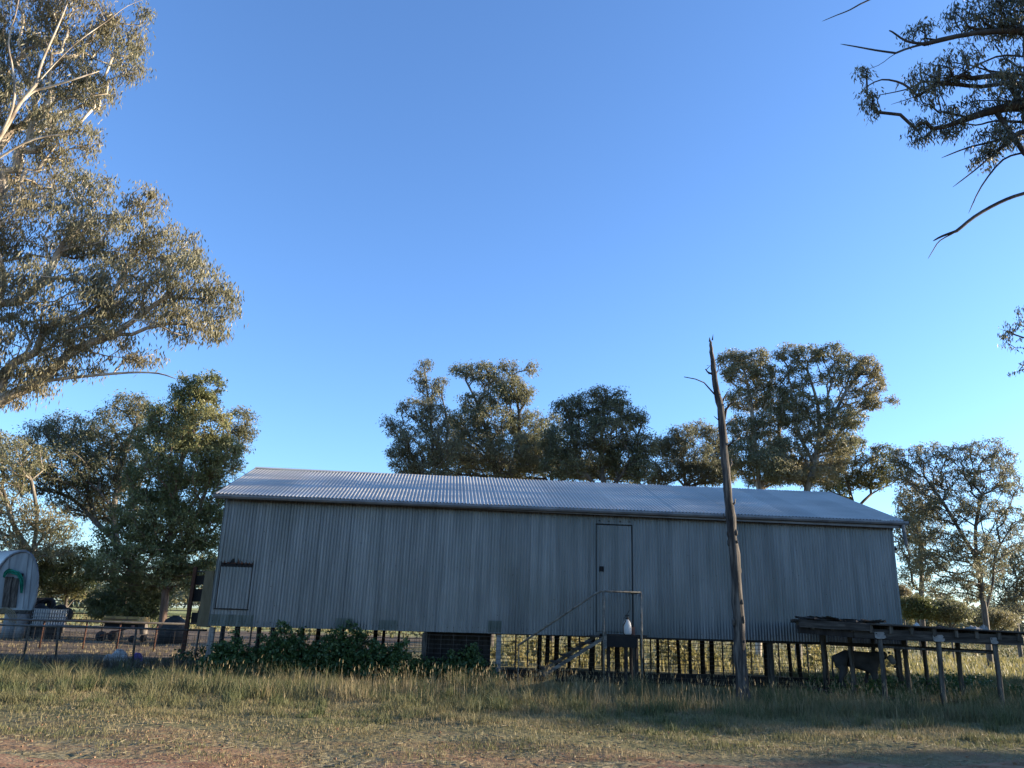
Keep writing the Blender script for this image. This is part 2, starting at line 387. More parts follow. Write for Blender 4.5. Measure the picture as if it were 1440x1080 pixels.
# darker repair patches at the foot of the wall
for (a, b_, z0, z1) in ((.02, 1.05, .0, .27), (3.0, 3.42, .02, .26), (4.05, 4.5, .02, .24), (6.72, 7.05, .02, .30)):
    put('repair_sheet', corr(a, b_, z0, z1, -.006, mapf=wallmap), M['tin_low'], shed, smooth=True)
mb = MB()   # nail rows
for zz in (.12, 1.55, 2.9):
    u = .1
    while u < LEN:
        if not (DU0 < u < DU1) and rnd.random() < .75:
            p = sh(u, -.013, zz + rnd.uniform(-.01, .01)); mb.box(p, (.014, .006, .014), AX)
        u += .152 if zz < 1 else .304
for i in range(40):
    mb.box(sh(rnd.uniform(1, LEN), -.013, rnd.uniform(.15, 2.8)), (.016, .006, .016), AX)
mb.go('nails', M['dark'], shed, kind='stuff')
# other walls, plain sheets
leftmap = lambda u, z, v: sh(v, u, z)
def gable(uu, name):
    mb = MB(); n = int(DEP / .0253)
    V = []; 
    for i in range(n + 1):
        v = DEP * i / n; o = .01 * math.sin(2 * math.pi * v / .076); t = WH + (RZ - WH - .05) * (1 - abs(v - DEP / 2) / (DEP / 2))
        V += [sh(uu + o, v, 0), sh(uu + o, v, t)]
    F = np.array([(2 * i, 2 * i + 2, 2 * i + 3, 2 * i + 1) for i in range(n)])
    put(name, npmesh(name, V, F), M['tin'], shed, smooth=True)
gable(.012, 'end_wall'); gable(LEN - .012, 'end_wall')
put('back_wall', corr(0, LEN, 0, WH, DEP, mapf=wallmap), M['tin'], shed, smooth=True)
mb = MB(); shb(mb, .03, LEN - .03, .04, DEP - .04, .06, .10); mb.go('floor', M['darkt'], shed)
for k in range(9):
    mb = MB(); v = .15 + k * (DEP - .3) / 8; shb(mb, .05, LEN - .05, v - .04, v + .04, -.02, .058); mb.go('joist', M['darkt'], shed)
mb = MB(); shb(mb, .0, LEN, .025, .07, -.03, .05); mb.go('bottom_rail', M['darkt'], shed)
# roof sheets: front slope one by one, back slope as larger sheets
RU0, RU1 = -.20, LEN + .22; EV = -.30; ev_z = 4.238 - 1.138 + .018
def roofmap_f(u, t, v):   # t 0..1 from eave to ridge
    nrm = np.array([0, -.336, .942]); return sh(u, EV + (DEP / 2 - EV) * t + nrm[1] * v, ev_z + (RZ - ev_z) * t + nrm[2] * v)
def roofmap_b(u, t, v):
    return sh(u, DEP - EV - (DEP / 2 - EV) * t, ev_z + (RZ - ev_z) * t + v)
nsh = 23
for i in range(nsh):
    a = RU0 + (RU1 - RU0) * i / nsh; b_ = RU0 + (RU1 - RU0) * (i + 1) / nsh
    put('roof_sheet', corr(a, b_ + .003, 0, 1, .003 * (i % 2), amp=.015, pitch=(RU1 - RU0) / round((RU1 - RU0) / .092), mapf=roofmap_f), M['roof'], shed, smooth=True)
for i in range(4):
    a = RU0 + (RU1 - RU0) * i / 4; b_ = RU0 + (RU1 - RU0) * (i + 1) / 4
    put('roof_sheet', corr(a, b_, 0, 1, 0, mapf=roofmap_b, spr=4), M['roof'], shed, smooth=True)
mb = MB()
mb.prism([sh(RU0, DEP / 2 - .17, RZ - .035), sh(RU0, DEP / 2, RZ + .035), sh(RU0, DEP / 2 + .17, RZ - .035), sh(RU0, DEP / 2, RZ + .028)], tuple(AX[0] * (RU1 - RU0)))
mb.go('ridge_cap', M['roof'], shed)
# gutter: half-round-ish trough, and a fascia behind it
mb = MB(); prof = [(-.055, .0), (-.06, -.05), (-.04, -.09), (.0, -.105), (.045, -.09), (.05, 0), (.043, 0), (.038, -.08), (-.033, -.08), (-.048, 0)]
V = []
mb.prism([sh(RU0, EV + a + .0, ev_z - .012 + b_) for a, b_ in prof], sh(RU1 + .05, 0, 0) - sh(RU0, 0, 0))
mb.go('gutter', M['gutter'], shed)
mb = MB(); shb(mb, RU0 + .02, RU1 - .02, EV + .055, EV + .08, ev_z - .14, ev_z - .02); mb.go('fascia', M['gutter'], shed)
mb = MB(); shb(mb, RU0 + .03, RU1 - .03, EV + .08, -.015, ev_z - .045, ev_z - .03); mb.go('soffit', M['darkt'], shed)
for uu in (RU0 + .01, RU1 - .03):
    for sgn in (0, 1):
        mb = MB(); f = roofmap_f if sgn == 0 else roofmap_b
        mb.beam(f(uu, 0.01, -.05), f(uu, 1, -.05), .02, .12); mb.go('barge_board', M['gutter'], shed)
mb = MB(); mb.tube([sh(RU1 - .08, EV - .0, ev_z - .10), sh(RU1 - .08, EV, ev_z - .25), sh(RU1 - .02, EV + .05, ev_z - .62)], .05, 8); mb.go('downpipe', M['gutter'], shed)
mb = MB(); mb.tube([sh(LEN - .05, .4, ev_z - .70), sh(LEN + .28, .4, ev_z - .66)], .055, 10); mb.go('overflow_pipe', M['blackp'], shed)
# stumps under the shed
def onrow(px, py, v):
    d = ray(px, py); O = U0 + VD * v; t = (O - EYE[:2]) @ VD / (d[:2] @ VD); p = EYE + d * t
    return (p[:2] - U0) @ UD
def floor_z(u): return 1.138 + TILT * u
pier_row = [(291, .06), (596, .06), (701, .06), (892, .06), (1083, .06), (1262, .06)]
for px, v in pier_row:
    uu = min(max(onrow(px, 915, v + .05), .09), LEN - .1); mb = MB()
    b0 = sh(uu, v + .06, 0); g0 = b0.copy(); g0[2] = -.15; b0[2] -= .03
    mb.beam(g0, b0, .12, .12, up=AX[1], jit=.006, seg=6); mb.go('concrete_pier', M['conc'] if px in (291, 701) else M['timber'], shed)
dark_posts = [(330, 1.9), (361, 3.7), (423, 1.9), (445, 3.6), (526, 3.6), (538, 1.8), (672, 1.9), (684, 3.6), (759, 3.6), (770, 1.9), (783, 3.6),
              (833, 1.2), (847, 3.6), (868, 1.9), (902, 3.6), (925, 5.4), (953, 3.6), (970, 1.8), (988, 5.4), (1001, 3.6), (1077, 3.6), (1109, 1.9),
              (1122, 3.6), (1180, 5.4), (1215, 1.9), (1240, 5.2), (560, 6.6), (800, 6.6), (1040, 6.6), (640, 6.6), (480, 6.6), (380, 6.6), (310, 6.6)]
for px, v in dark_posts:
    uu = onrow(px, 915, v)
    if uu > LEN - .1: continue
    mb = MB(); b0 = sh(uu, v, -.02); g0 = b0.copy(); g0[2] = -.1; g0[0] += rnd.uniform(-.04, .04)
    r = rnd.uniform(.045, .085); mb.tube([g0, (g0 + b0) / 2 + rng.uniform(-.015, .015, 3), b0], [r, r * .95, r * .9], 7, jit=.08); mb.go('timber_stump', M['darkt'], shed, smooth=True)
for px in (725, 742, 815, 880, 915, 940, 1016, 1030, 1056, 1095, 1135, 470, 500, 350):
    uu = onrow(px, 915, 6.2)
    mb = MB(); b0 = sh(uu, 6.2, -.02); g0 = b0.copy(); g0[2] = -.1; mb.tube([g0, b0], .026, 6); mb.go('fence_upright', M['wire'], shed)
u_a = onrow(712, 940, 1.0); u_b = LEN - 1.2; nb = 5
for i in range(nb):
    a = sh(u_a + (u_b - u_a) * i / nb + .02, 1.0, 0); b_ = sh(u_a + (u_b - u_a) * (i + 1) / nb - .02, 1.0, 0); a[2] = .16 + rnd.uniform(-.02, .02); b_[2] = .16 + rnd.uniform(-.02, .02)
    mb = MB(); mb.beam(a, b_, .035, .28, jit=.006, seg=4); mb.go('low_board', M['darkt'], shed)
# wire mesh under the shed (front and back)
def wiremesh(mb, A, B, z0, z1, dz, dx, r=.0035, sag=0.0):
    A = np.array(A, float); B = np.array(B, float); L = np.linalg.norm(B - A); d = (B - A) / L
    def p(t, z): q = A + d * t * L; return np.array([q[0], q[1], z])
    def bar(a, b_, r):
        mb.tube([a, b_], r, 3, caps=False)
    nz = int((z1 - z0) / dz); nxx = int(L / dx)
    for j in range(nz + 1):
        z = z0 + dz * j; k = max(1, int(L / 2.2)); 
        for i in range(k): bar(p(i / k, z + rnd.uniform(-.006, .006)), p((i + 1) / k, z + rnd.uniform(-.006, .006)), r)
    for i in range(nxx + 1): bar(p(i / nxx, z0), p(i / nxx + rnd.uniform(-.01, .01) / L, z1), r)
mb = MB(); a = sh(.1, .0, 0); b_ = sh(LEN, .0, 0); wiremesh(mb, a[:2], b_[:2], .05, 1.12, .105, .30, .0042); mb.go('front_wire_mesh', M['wire'], shed, kind='stuff')
mb = MB(); a = sh(.1, 6.8, 0); b_ = sh(LEN, 6.8, 0); wiremesh(mb, a[:2], b_[:2], .05, 1.12, .11, .16, .006); mb.go('back_wire_mesh', M['wire'], shed, kind='stuff')
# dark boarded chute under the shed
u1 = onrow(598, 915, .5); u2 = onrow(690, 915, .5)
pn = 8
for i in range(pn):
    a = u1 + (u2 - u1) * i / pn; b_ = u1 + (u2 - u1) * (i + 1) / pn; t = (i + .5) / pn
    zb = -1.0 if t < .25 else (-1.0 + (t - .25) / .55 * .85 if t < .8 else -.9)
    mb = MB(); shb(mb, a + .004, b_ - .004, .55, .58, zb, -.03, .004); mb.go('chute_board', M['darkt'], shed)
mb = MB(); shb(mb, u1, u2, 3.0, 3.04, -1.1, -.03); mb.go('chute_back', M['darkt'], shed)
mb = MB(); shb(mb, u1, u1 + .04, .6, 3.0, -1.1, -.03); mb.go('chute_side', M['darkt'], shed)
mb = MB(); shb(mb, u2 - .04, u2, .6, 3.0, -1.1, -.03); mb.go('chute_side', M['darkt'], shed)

# ================================================================== STEPS AND LANDING
st = empty('steps', sh(9.9, -.6, -1.2), 'timber steps up to a small railed landing under the shed door', 'steps')
LV = -.95        # landing depth in front of wall
lu0 = onrow(846, 877, -.5); lu1 = onrow(903, 882, -.5)
lz = .03
for i in range(5):
    v1 = -.03 - i * .185; mb = MB(); shb(mb, lu0, lu1, v1 - .18, v1, lz, lz + .035, .003); mb.go('landing_board', M['darkt'], st)
mb = MB(); shb(mb, lu0 + .02, lu1 - .25, LV - .04, LV + .02, lz - .25, lz - .002); mb.go('landing_bearer', M['dark'], st)
mb = MB(); shb(mb, lu0 + .02, lu1 - .02, -.10, -.04, lz - .14, lz - .002); mb.go('landing_bearer', M['dark'], st)
gz0 = -1.2 - TILT * 10
def shp(u, v, z): return sh(u, v, z)
pu0 = onrow(849, 880, LV - .06); pu1 = onrow(902, 880, LV - .06)
rail_z = 1.02 + lz
for uu, nm in ((pu0, 'rail_post'), (pu1, 'rail_post')):
    mb = MB(); a = sh(uu, LV - .06, 0); a[2] = -.1; mb.tube([a, sh(uu, LV - .06, .0), sh(uu + .0, LV - .06, rail_z)], [.026, .026, .024], 8, jit=.06); mb.go(nm, M['railpipe'], st, smooth=True)
# left stringer line: from landing left edge down-left
foot_u = onrow(768, 945, LV - .1)
hl = onrow(730, 905, LV - .06)
hlz = aty(730, 905, sh(hl, LV, 0)[1])[2] - 1.138 - TILT * hl
def zat(px, py, v):
    u_ = onrow(px, py, v); d = ray(px, py); O = U0 + VD * v; t = (O - EYE[:2]) @ VD / (d[:2] @ VD); p = EYE + d * t
    return u_, p[2] - 1.138 - TILT * u_
hu, hz = zat(728, 908, LV - .06); hu2, hz2 = zat(840, 817, LV - .06)
mb = MB(); mb.tube([sh(hu, LV - .06, hz), sh(hu2 - .03, LV - .06, rail_z - .05), sh(hu2 + .1, LV - .06, rail_z), sh(pu1, LV - .06, rail_z), sh(pu1, -.25, rail_z), sh(pu1, -.03, rail_z)], .024, 8)
mb.go('handrail', M['railpipe'], st, smooth=True)
mb = MB(); a = sh(hu + .03, LV - .06, 0); a[2] = -.05; mb.tube([a, sh(hu + .03, LV - .06, hz + .02)], .013, 7); mb.go('rail_post', M['railpipe'], st)
mb = MB(); mb.tube([sh(pu1 - .05, -.1, rail_z - .03), sh(pu1 - .08, -.2, rail_z - .4), sh(pu1 - .25, -.25, rail_z - .62)], .008, 5); mb.go('hose', M['blackp'], st)
fu, fz = zat(764, 948, LV - .05)
for dv in (-.03, .70):
    mb = MB(); mb.beam(sh(fu, LV + dv, fz - .03), sh(lu0 - .0, LV + dv, lz - .02 + (.06 if dv > 0 else 0)), .04, .075, seg=3, jit=.003); mb.go('stringer', M['palet'], st)
ns = 6
for i in range(ns):
    t = (i + .55) / ns; uu = fu + (lu0 - fu) * t; zz = fz + (lz - fz) * t + .02
    mb = MB(); shb(mb, uu - .15, uu + .12, LV - .03, LV + .70, zz, zz + .035, .006); mb.go('tread', M['beamt'], st)
mb = MB(); a = sh(lu0 - .02, LV - .05, 0); mb.beam(sh(lu0 - .02, LV - .06, lz - .28), sh(lu0 - .02, LV - .06, lz + .08), .07, .07, up=AX[1]); mb.go('stringer_end', M['palet'], st)
for uu in (lu0 + .08, lu0 + .5, lu1 - .25):
    mb = MB(); a = sh(uu, LV + .05, 0); a[2] = -.1; mb.tube([a, sh(uu, LV + .05, lz - .03)], .045, 7, jit=.1); mb.go('landing_post', M['darkt'], st)
mb = MB(); a = sh(lu1 - .25, -.35, 0); a[2] = -.1; mb.tube([a, sh(lu1 - .25, -.35, lz - .01)], .04, 7); mb.go('landing_post', M['darkt'], st)

# knapsack sprayer bottle on the landing
su, sz = zat(882, 878, -.62); sz = lz + .036
sp = empty('knapsack_sprayer', sh(su, -.62, sz), 'white plastic spray bottle with a dark pump top on the landing', 'spray bottle')
mb = MB(); mb.lathe(sh(su, -.62, sz), [(.085, .0), (.105, .02), (.108, .14), (.10, .22), (.078, .30), (.045, .335), (.035, .35)], 18, AX, .75); mb.go('tank', M['white'], sp, smooth=True)
mb = MB(); mb.lathe(sh(su, -.62, sz + .35), [(.04, 0), (.04, .035), (.015, .04), (.015, .09)], 12, AX); shb(mb, su - .05, su + .05, -.635, -.605, sz + .43, sz + .455); mb.go('pump_cap', M['blackp'], sp)
mb = MB(); mb.tube([sh(su - .05, -.70, sz + .33), sh(su - .12, -.72, sz + .20), sh(su - .12, -.72, sz + .02), sh(su - .08, -.7, sz + .01)], .014, 6); mb.go('strap', M['blackp'], sp)
mb = MB(); mb.tube([sh(su + .02, -.62, sz + .40), sh(su + .15, -.55, sz + .22), sh(su + .10, -.45, sz + .1), sh(su + .12, -.4, sz + .02)], .008, 5); mb.go('hose', M['blackp'], sp)
cu = su + .17
cn = empty('paint_tin', sh(cu, -.5, sz), 'small red brown tin standing to the right of the spray bottle', 'tin')
mb = MB(); mb.lathe(sh(cu, -.5, sz), [(.045, 0), (.045, .16), (.05, .165), (.05, .175)], 14, AX); mb.go('tin_body', M['can'], cn, smooth=False)
mb = MB(); mb.lathe(sh(cu, -.5, sz + .175), [(.04, 0), (.04, .008)], 14, AX); mb.go('lid', M['rust'], cn)

# ================================================================== DEAD TREE POLE
PB = atz(1047, 992, 0.0); PY = PB[1]
dt = empty('dead_tree', PB, 'tall bare dead tree trunk with broken top in front of the shed', 'dead tree')
def pp(px, py, dy=0): return aty(px, py, PY + dy)
prof = [(1047, 996, 11.5), (1046, 985, 10.2), (1044, 965, 9.1), (1041, 930, 8.7), (1039, 880, 8.6), (1036, 830, 8.0), (1033, 780, 7.4), (1029, 745, 7.4), (1027, 720, 7.6), (1024.5, 700, 6.6), (1021, 660, 6.2),
        (1018, 630, 6.3), (1016, 600, 6.2), (1013, 572, 5.6), (1008, 550, 5.0), (1004, 525, 4.4), (1002, 505, 3.8), (1000, 490, 2.8), (999, 476, 1.5)]
mb = MB(); pts = []; rr = []
for (a, b2, c), (d_, e_, f_) in zip(prof[:-1], prof[1:]):
    for k in range(3):
        t = k / 3; q = pp(a + (d_ - a) * t, b2 + (e_ - b2) * t); q[0] += rnd.uniform(-.008, .008); pts.append(q); rr.append((c + (f_ - c) * t) * pxm(PY) * .84 * rnd.uniform(.94, 1.07))
pts[0][2] = -.15; rr[0] *= 1.1
mb.tube(pts, rr, 14, jit=.09)
mb.prism([pp(1001, 478), pp(1003, 478), pp(1003, 470)], (0, .03, 0)); mb.prism([pp(997, 480), pp(1000, 480), pp(998, 474)], (0, .03, 0))
mb.go('trunk', M['trunkdead'], dt, smooth=True)
twigs = [([(1008, 558), (998, 547), (990, 538), (978, 533), (962, 530)], 1.3), ([(1003, 527), (995, 523), (992, 519)], 1.6), ([(1004, 522), (997, 526), (993, 520), (999, 514), (994, 514)], .9),
         ([(1018, 590), (1021, 576), (1027, 568), (1033, 565)], 2.3), ([(1016, 565), (1019, 558), (1024, 550)], 1.5), ([(1023, 628), (1031, 621), (1040, 616)], 1.8), ([(1018, 600), (1030, 590), (1035, 588)], 1.0),
         ([(1012, 592), (1006, 587), (1004, 585)], .8), ([(1026, 712), (1033, 708), (1034, 702)], 1.8), ([(1024, 728), (1018, 727), (1017, 722)], 2.0), ([(1024, 660), (1029, 652), (1028, 645)], 1.6), ([(1005, 530), (1010, 520), (1011, 512)], 1.1)]
for path, r0 in twigs:
    mb = MB(); q = [pp(a, b2, rnd.uniform(-.1, .1) * i) for i, (a, b2) in enumerate(path)]
    mb.tube(q, [r0 * pxm(PY) * (1 - .6 * i / (len(q) - 1)) for i in range(len(q))], 6, jit=.1); mb.go('dead_branch', M['trunkdead'], dt, smooth=True)
mb = MB()
for i in range(16):
    py = rnd.uniform(720, 930); k = np.interp(py, [p[1] for p in prof[::-1]], [p[0] for p in prof[::-1]]); w_ = np.interp(py, [p[1] for p in prof[::-1]], [p[2] for p in prof[::-1]])
    side = rnd.choice((-1, 1, 1)); c = pp(k + side * w_ * .8, py, -rnd.uniform(0, .1)); r = rnd.uniform(.015, .04)
    mb.lathe(c, [(r * .4, -r * 2), (r, -r), (r * .9, r), (r * .3, r * 2.2)], 6)
mb.go('knots', M['trunkdead'], dt, smooth=True, kind='stuff')

# ================================================================== TIMBER PLATFORM
FY = 17.35
pf = empty('timber_platform', (8.9, 18.8, 0), 'low weathered timber loading platform on thin posts right of the shed', 'platform')
def fp(px, py, Y=FY): return aty(px, py, Y)
def col2(px0, py0, px1, py1, Y): return fp(px0, py0, Y), fp(px1, py1, Y)
# front bearer in two lengths, fascia plank above
def bar(name, px0, py0, px1, py1, Y, wd, hpx, m, jit=.006, seg=6):
    mb = MB(); a, b_ = fp(px0, py0, Y), fp(px1, py1, Y); mb.beam(a, b_, wd, hpx * pxm(Y) * .96, seg=seg, jit=jit); return mb.go(name, m, pf)
bar('bearer', 1122, 884.5, 1199, 891, FY, .10, 9.5, M['darkt'])
bar('bearer', 1199.5, 890, 1437, 901, FY, .12, 12.5, M['beamt'])
bar('fascia_plank', 1124, 876.5, 1223, 882.5, FY - .12, .05, 9.5, M['beamt'])
for Y_ in (18.85, 20.2):
    bar('bearer', 1146 + (Y_ - FY) * 6, 886, 1400 + (Y_ - FY) * 4, 900 - 1, Y_, .10, 11, M['darkt'])
zt0 = fp(1124, 872)[2]; zt1 = fp(1437, 890)[2]
def topz(x): 
    x0 = fp(1124, 872)[0]; x1 = fp(1437, 890)[0]; return zt0 + (zt1 - zt0) * (x - x0) / (x1 - x0)
for px in (1140, 1168, 1196, 1222, 1250, 1279, 1310, 1340, 1369, 1400, 1428):
    a = fp(px, 880); x = a[0]; z = topz(x) - .095; ye = min(20.35, x / fp(1121, 870, 1.0)[0] * 1.0); mb = MB(); mb.beam((x, FY - .10, z), (x, ye, z), .075, .15, jit=.006, seg=3); mb.go('joist', M['timber'], pf)
y = FY - .16
xa, xb = fp(1124, 872)[0] - .05, fp(1437, 890)[0] + .9
k = 0
while y < 20.4:
    wd = rnd.uniform(.14, .19); x0 = fp(1118, 870, y)[0] + rnd.uniform(-.08, .08) + (0 if k else 1.6); x1 = xb + rnd.uniform(-.25, .1)
    if y > 19.9 and False: x1 = xb
    mb = MB(); mb.beam((x0, y + wd / 2, topz(x0) + rnd.uniform(-.005, .01)), (x1, y + wd / 2, topz(x1) + rnd.uniform(-.005, .01)), wd, .035, jit=.006, seg=8); mb.go('deck_board', M['beamt'], pf); y += wd + .008; k += 1
# posts
def post(px_top, py_top, px_bot, Y, r, m, zb=-.15, square=False):
    a = fp(px_top, py_top, Y); b_ = fp(px_bot, 960, Y); b_ = a + (b_ - a) * ((a[2] - zb) / (a[2] - b_[2])) if a[2] > b_[2] else b_
    mb = MB(); mid = (a + b_) / 2 + np.array([rnd.uniform(-.02, .02), 0, 0]); mb.tube([b_, (b_ + mid) / 2, mid, (a + mid) / 2, a], [r * 1.12, r * 1.05, r, r * .97, r * .95], 9, jit=.07); return mb.go('post', m, pf, smooth=True)
post(1236.5, 893, 1242.5, FY, .052, M['timber']); post(1319, 897, 1325.5, FY, .052, M['timber']); post(1398, 901, 1405, FY, .055, M['timber'])
post(1270, 897, 1278, 18.85, .055, M['timber']); post(1346, 898, 1353, 18.85, .055, M['timber']); post(1194, 893, 1200, 18.85, .055, M['timber'])
post(1297, 895, 1305, 20.2, .05, M['timber']); post(1226, 893, 1234, 20.2, .05, M['timber']); post(1156, 888, 1162, 20.2, .075, M['timber'])
# pale plates on the front posts
for (px, py, ww, hh) in ((1238, 893.5, 14, 8.5), (1320.5, 897.5, 15, 8.5), (1398.5, 901, 9.5, 8)):
    c = fp(px, py, FY - .075); mb = MB(); s_ = pxm(FY)
    mb.prism([c + np.array(((a) * ww * s_ / 2, 0, b_ * hh * s_ / 2)) for a, b_ in ((-1, .9), (-.95, -.7), (-.55, -1), (.6, -.95), (.98, -.6), (.9, .3), (.6, 1))], (0, .02, 0))
    pl = mb.go('post_plate', M['conc'], pf)
    mb = MB()
    for dx, dz in ((-.36, .25), (.4, .1)): mb.lathe(c + np.array((dx * ww * s_, -.012, dz * hh * s_)), [(.012, 0), (.012, .012)], 8, [[1, 0, 0], [0, 0, 1], [0, 1, 0]])
    mb.go('bolts', M['dark'], pl)
# rails
bar('rail', 1166, 905, 1400, 917, 18.8, .035, 4.5, M['darkt']); bar('rail', 1240, 909.5, 1400, 918.5, FY + .12, .03, 2.2, M['timber'], seg=4)
bar('bottom_rail', 1249, 984, 1406, 992.5, FY + .35, .05, 6.5, M['darkt'], seg=4); bar('bottom_rail', 1250, 991, 1409, 996.5, FY + .06, .03, 2.2, M['timber'], seg=4)
bar('brace', 1236, 968, 1300, 975, 20.1, .05, 5, M['darkt'])
# things on the deck
def debris(name, label, cat, px, py, Y, sz, m, n=7, group=None):
    c = fp(px, py, Y); c[2] = topz(c[0]) + .02 + sz[2] * .5; mb = MB()
    for i in range(n):
        an = rng.uniform(0, 6.28); a = np.array([[math.cos(an), math.sin(an), rng.uniform(-.2, .2)], [-math.sin(an), math.cos(an), rng.uniform(-.2, .2)], [0, 0, 1]])
        o = np.array([rng.uniform(-.5, .5) * sz[0], rng.uniform(-.5, .5) * sz[1], rng.uniform(-.35, .35) * sz[2]])
        mb.box(c + o, (sz[0] * rng.uniform(.2, .5), sz[1] * rng.uniform(.2, .6), sz[2] * rng.uniform(.2, .5)), a, jit=.02)
    o = mb.go(name, m, None); return tag(o, label, cat, group)
debris('broken_timber', 'heap of broken dark timber on the left end of the timber platform', 'timber', 1155, 870, FY + .15, (.75, .3, .06), M['darkt'], 30)
debris('broken_timber', 'low splintered boards along the platform edge before the shed wall', 'timber', 1200, 873, FY + .2, (.9, .3, .05), M['darkt'], 22)
def rag(px, py, Y, w_, h_, label, m, seed):
    r_ = np.random.default_rng(seed); c = fp(px, py, Y); z = topz(c[0]) + .02; n = 12; V = []; F = []
    for j in range(n):
        for i in range(n):
            a, b_ = i / (n - 1) - .5, j / (n - 1) - .5; e = max(0, 1 - 4 * (a * a + b_ * b_))
            V.append((c[0] + a * w_ + r_.uniform(-.02, .02), c[1] + b_ * w_ * .6 + r_.uniform(-.02, .02), z + e * h_ * r_.uniform(.35, 1.1)))
    for j in range(n - 1):
        for i in range(n - 1): F.append((j * n + i, j * n + i + 1, (j + 1) * n + i + 1, (j + 1) * n + i))
    o = put('crumpled_sheeting', npmesh('rag', V, F), m); tag(o, label, 'sheeting')
rag(1366, 876, 18.4, .50, .10, 'grey crumpled plastic heap on the right part of the platform deck', M['conc'], 1)
rag(1381, 872, 18.8, .26, .15, 'pale peaked scrap of sheeting beside the grey plastic heap', M['conc'], 2)
rag(1288, 868, 18.6, .16, .10, 'small white scrap on the deck left of the grey heap', M['white'], 3)
rag(1321, 872, 18.6, .30, .07, 'flat black plastic on the middle of the platform deck', M['blackp'], 4)
# fallen beam in the grass
mb = MB(); a = atz(1116, 962, 0.12); b_ = atz(1186, 984, 0.10); mb.beam(a, b_, .16, .16, jit=.015, seg=6)
o = mb.go('fallen_beam', M['darkt']); tag(o, 'dark fallen beam lying in the grass left of the platform', 'beam')

# ================================================================== CALF under the platform
def skin(name, nodes, links, m, parent=None, sub=2):
    me = bpy.data.meshes.new(name); me.from_pydata([tuple(p[:3]) for p in nodes], links, []); o = bpy.data.objects.new(name, me); COL.objects.link(o)
    md = o.modifiers.new('skin', 'SKIN'); md.use_smooth_shade = True
    for i, p in enumerate(nodes):
        me.skin_vertices[0].data[i].radius = (p[3], p[4] if len(p) > 4 else p[3])
    me.skin_vertices[0].data[0].use_root = True
    o.modifiers.new('sub', 'SUBSURF').levels = sub; o.modifiers['sub'].render_levels = sub
    me.materials.append(m)
    if parent: o.parent = parent; o.location = -parent.location
    return o
cY = 19.55; h0 = aty(1176, 912, cY); h1 = aty(1230, 918, cY)
bx0, bx1 = h0[0], h1[0]; cf = empty('calf', ((bx0 + bx1) / 2, cY, 0), 'dark calf with pale face standing in the shade beneath the timber platform', 'calf')
L = bx1 - bx0
N = [(bx0 + L * .5, cY, .87, .26, .20), (bx0 + L * .22, cY, .90, .25, .20), (bx0 + .03, cY, .91, .20, .17), (bx0 + L * .8, cY, .87, .25, .19), (bx1, cY, .92, .19, .14),
     (bx1 + .16, cY - .02, 1.00, .13, .11), (bx1 + .28, cY - .04, .98, .105, .09)]
E_ = [(0, 1), (1, 2), (0, 3), (3, 4), (4, 5), (5, 6)]
def leg(n0, x, yo, front, dx):
    i = len(N)
    if front: q = [(x, cY + yo, .62, .085), (x + dx * .3, cY + yo, .36, .05), (x + dx * .5, cY + yo, .12, .035), (x + dx * .5 + .02, cY + yo, .02, .045)]
    else: q = [(x + .04, cY + yo, .62, .10), (x - .06, cY + yo, .40, .05), (x + dx, cY + yo, .12, .035), (x + dx + .02, cY + yo, .02, .045)]
    for p in q: N.append(p)
    E_.append((n0, i)); E_.extend([(i, i + 1), (i + 1, i + 2), (i + 2, i + 3)])
leg(2, bx0 + .06, -.10, False, .02); leg(2, bx0 + .16, .10, False, .06); leg(3, bx1 - .10, -.10, True, .0); leg(3, bx1 - .22, .10, True, -.05)
i = len(N); N += [(bx0 - .10, cY, .93, .03), (bx0 - .13, cY, .70, .022), (bx0 - .12, cY, .45, .03)]; E_ += [(2, i), (i, i + 1), (i + 1, i + 2)]
skin('body', N, E_, M['calf'], cf)
hx, hy, hz_ = bx1 + .30, cY - .04, 1.0
skin('face', [(hx, hy, hz_, .10), (hx + .07, hy - .02, hz_ - .10, .085, .075), (hx + .12, hy - .03, hz_ - .22, .06, .065)], [(0, 1), (1, 2)], M['calff'], cf)
skin('muzzle', [(hx + .12, hy - .03, hz_ - .22, .062), (hx + .15, hy - .035, hz_ - .29, .055)], [(0, 1)], M['calf'], cf)
for s_ in (-1, 1):
    skin('ear', [(hx - .02, hy + s_ * .08, hz_ + .05, .03), (hx - .05, hy + s_ * .17, hz_ + .07, .035, .015), (hx - .06, hy + s_ * .23, hz_ + .05, .01)], [(0, 1), (1, 2)], M['calf'], cf, 1)
    mb = MB(); mb.lathe((hx + .06, hy + s_ * .075 - .01, hz_ - .01), [(.006, -.012), (.014, 0), (.006, .012)], 8); mb.go('eye', M['blackp'], cf, smooth=True)

# ================================================================== LEFT: YARD FENCES
def pipe_fence(label, pxs, ytops, Y, rail_dy, mesh, gate_bottom, group):
    pass
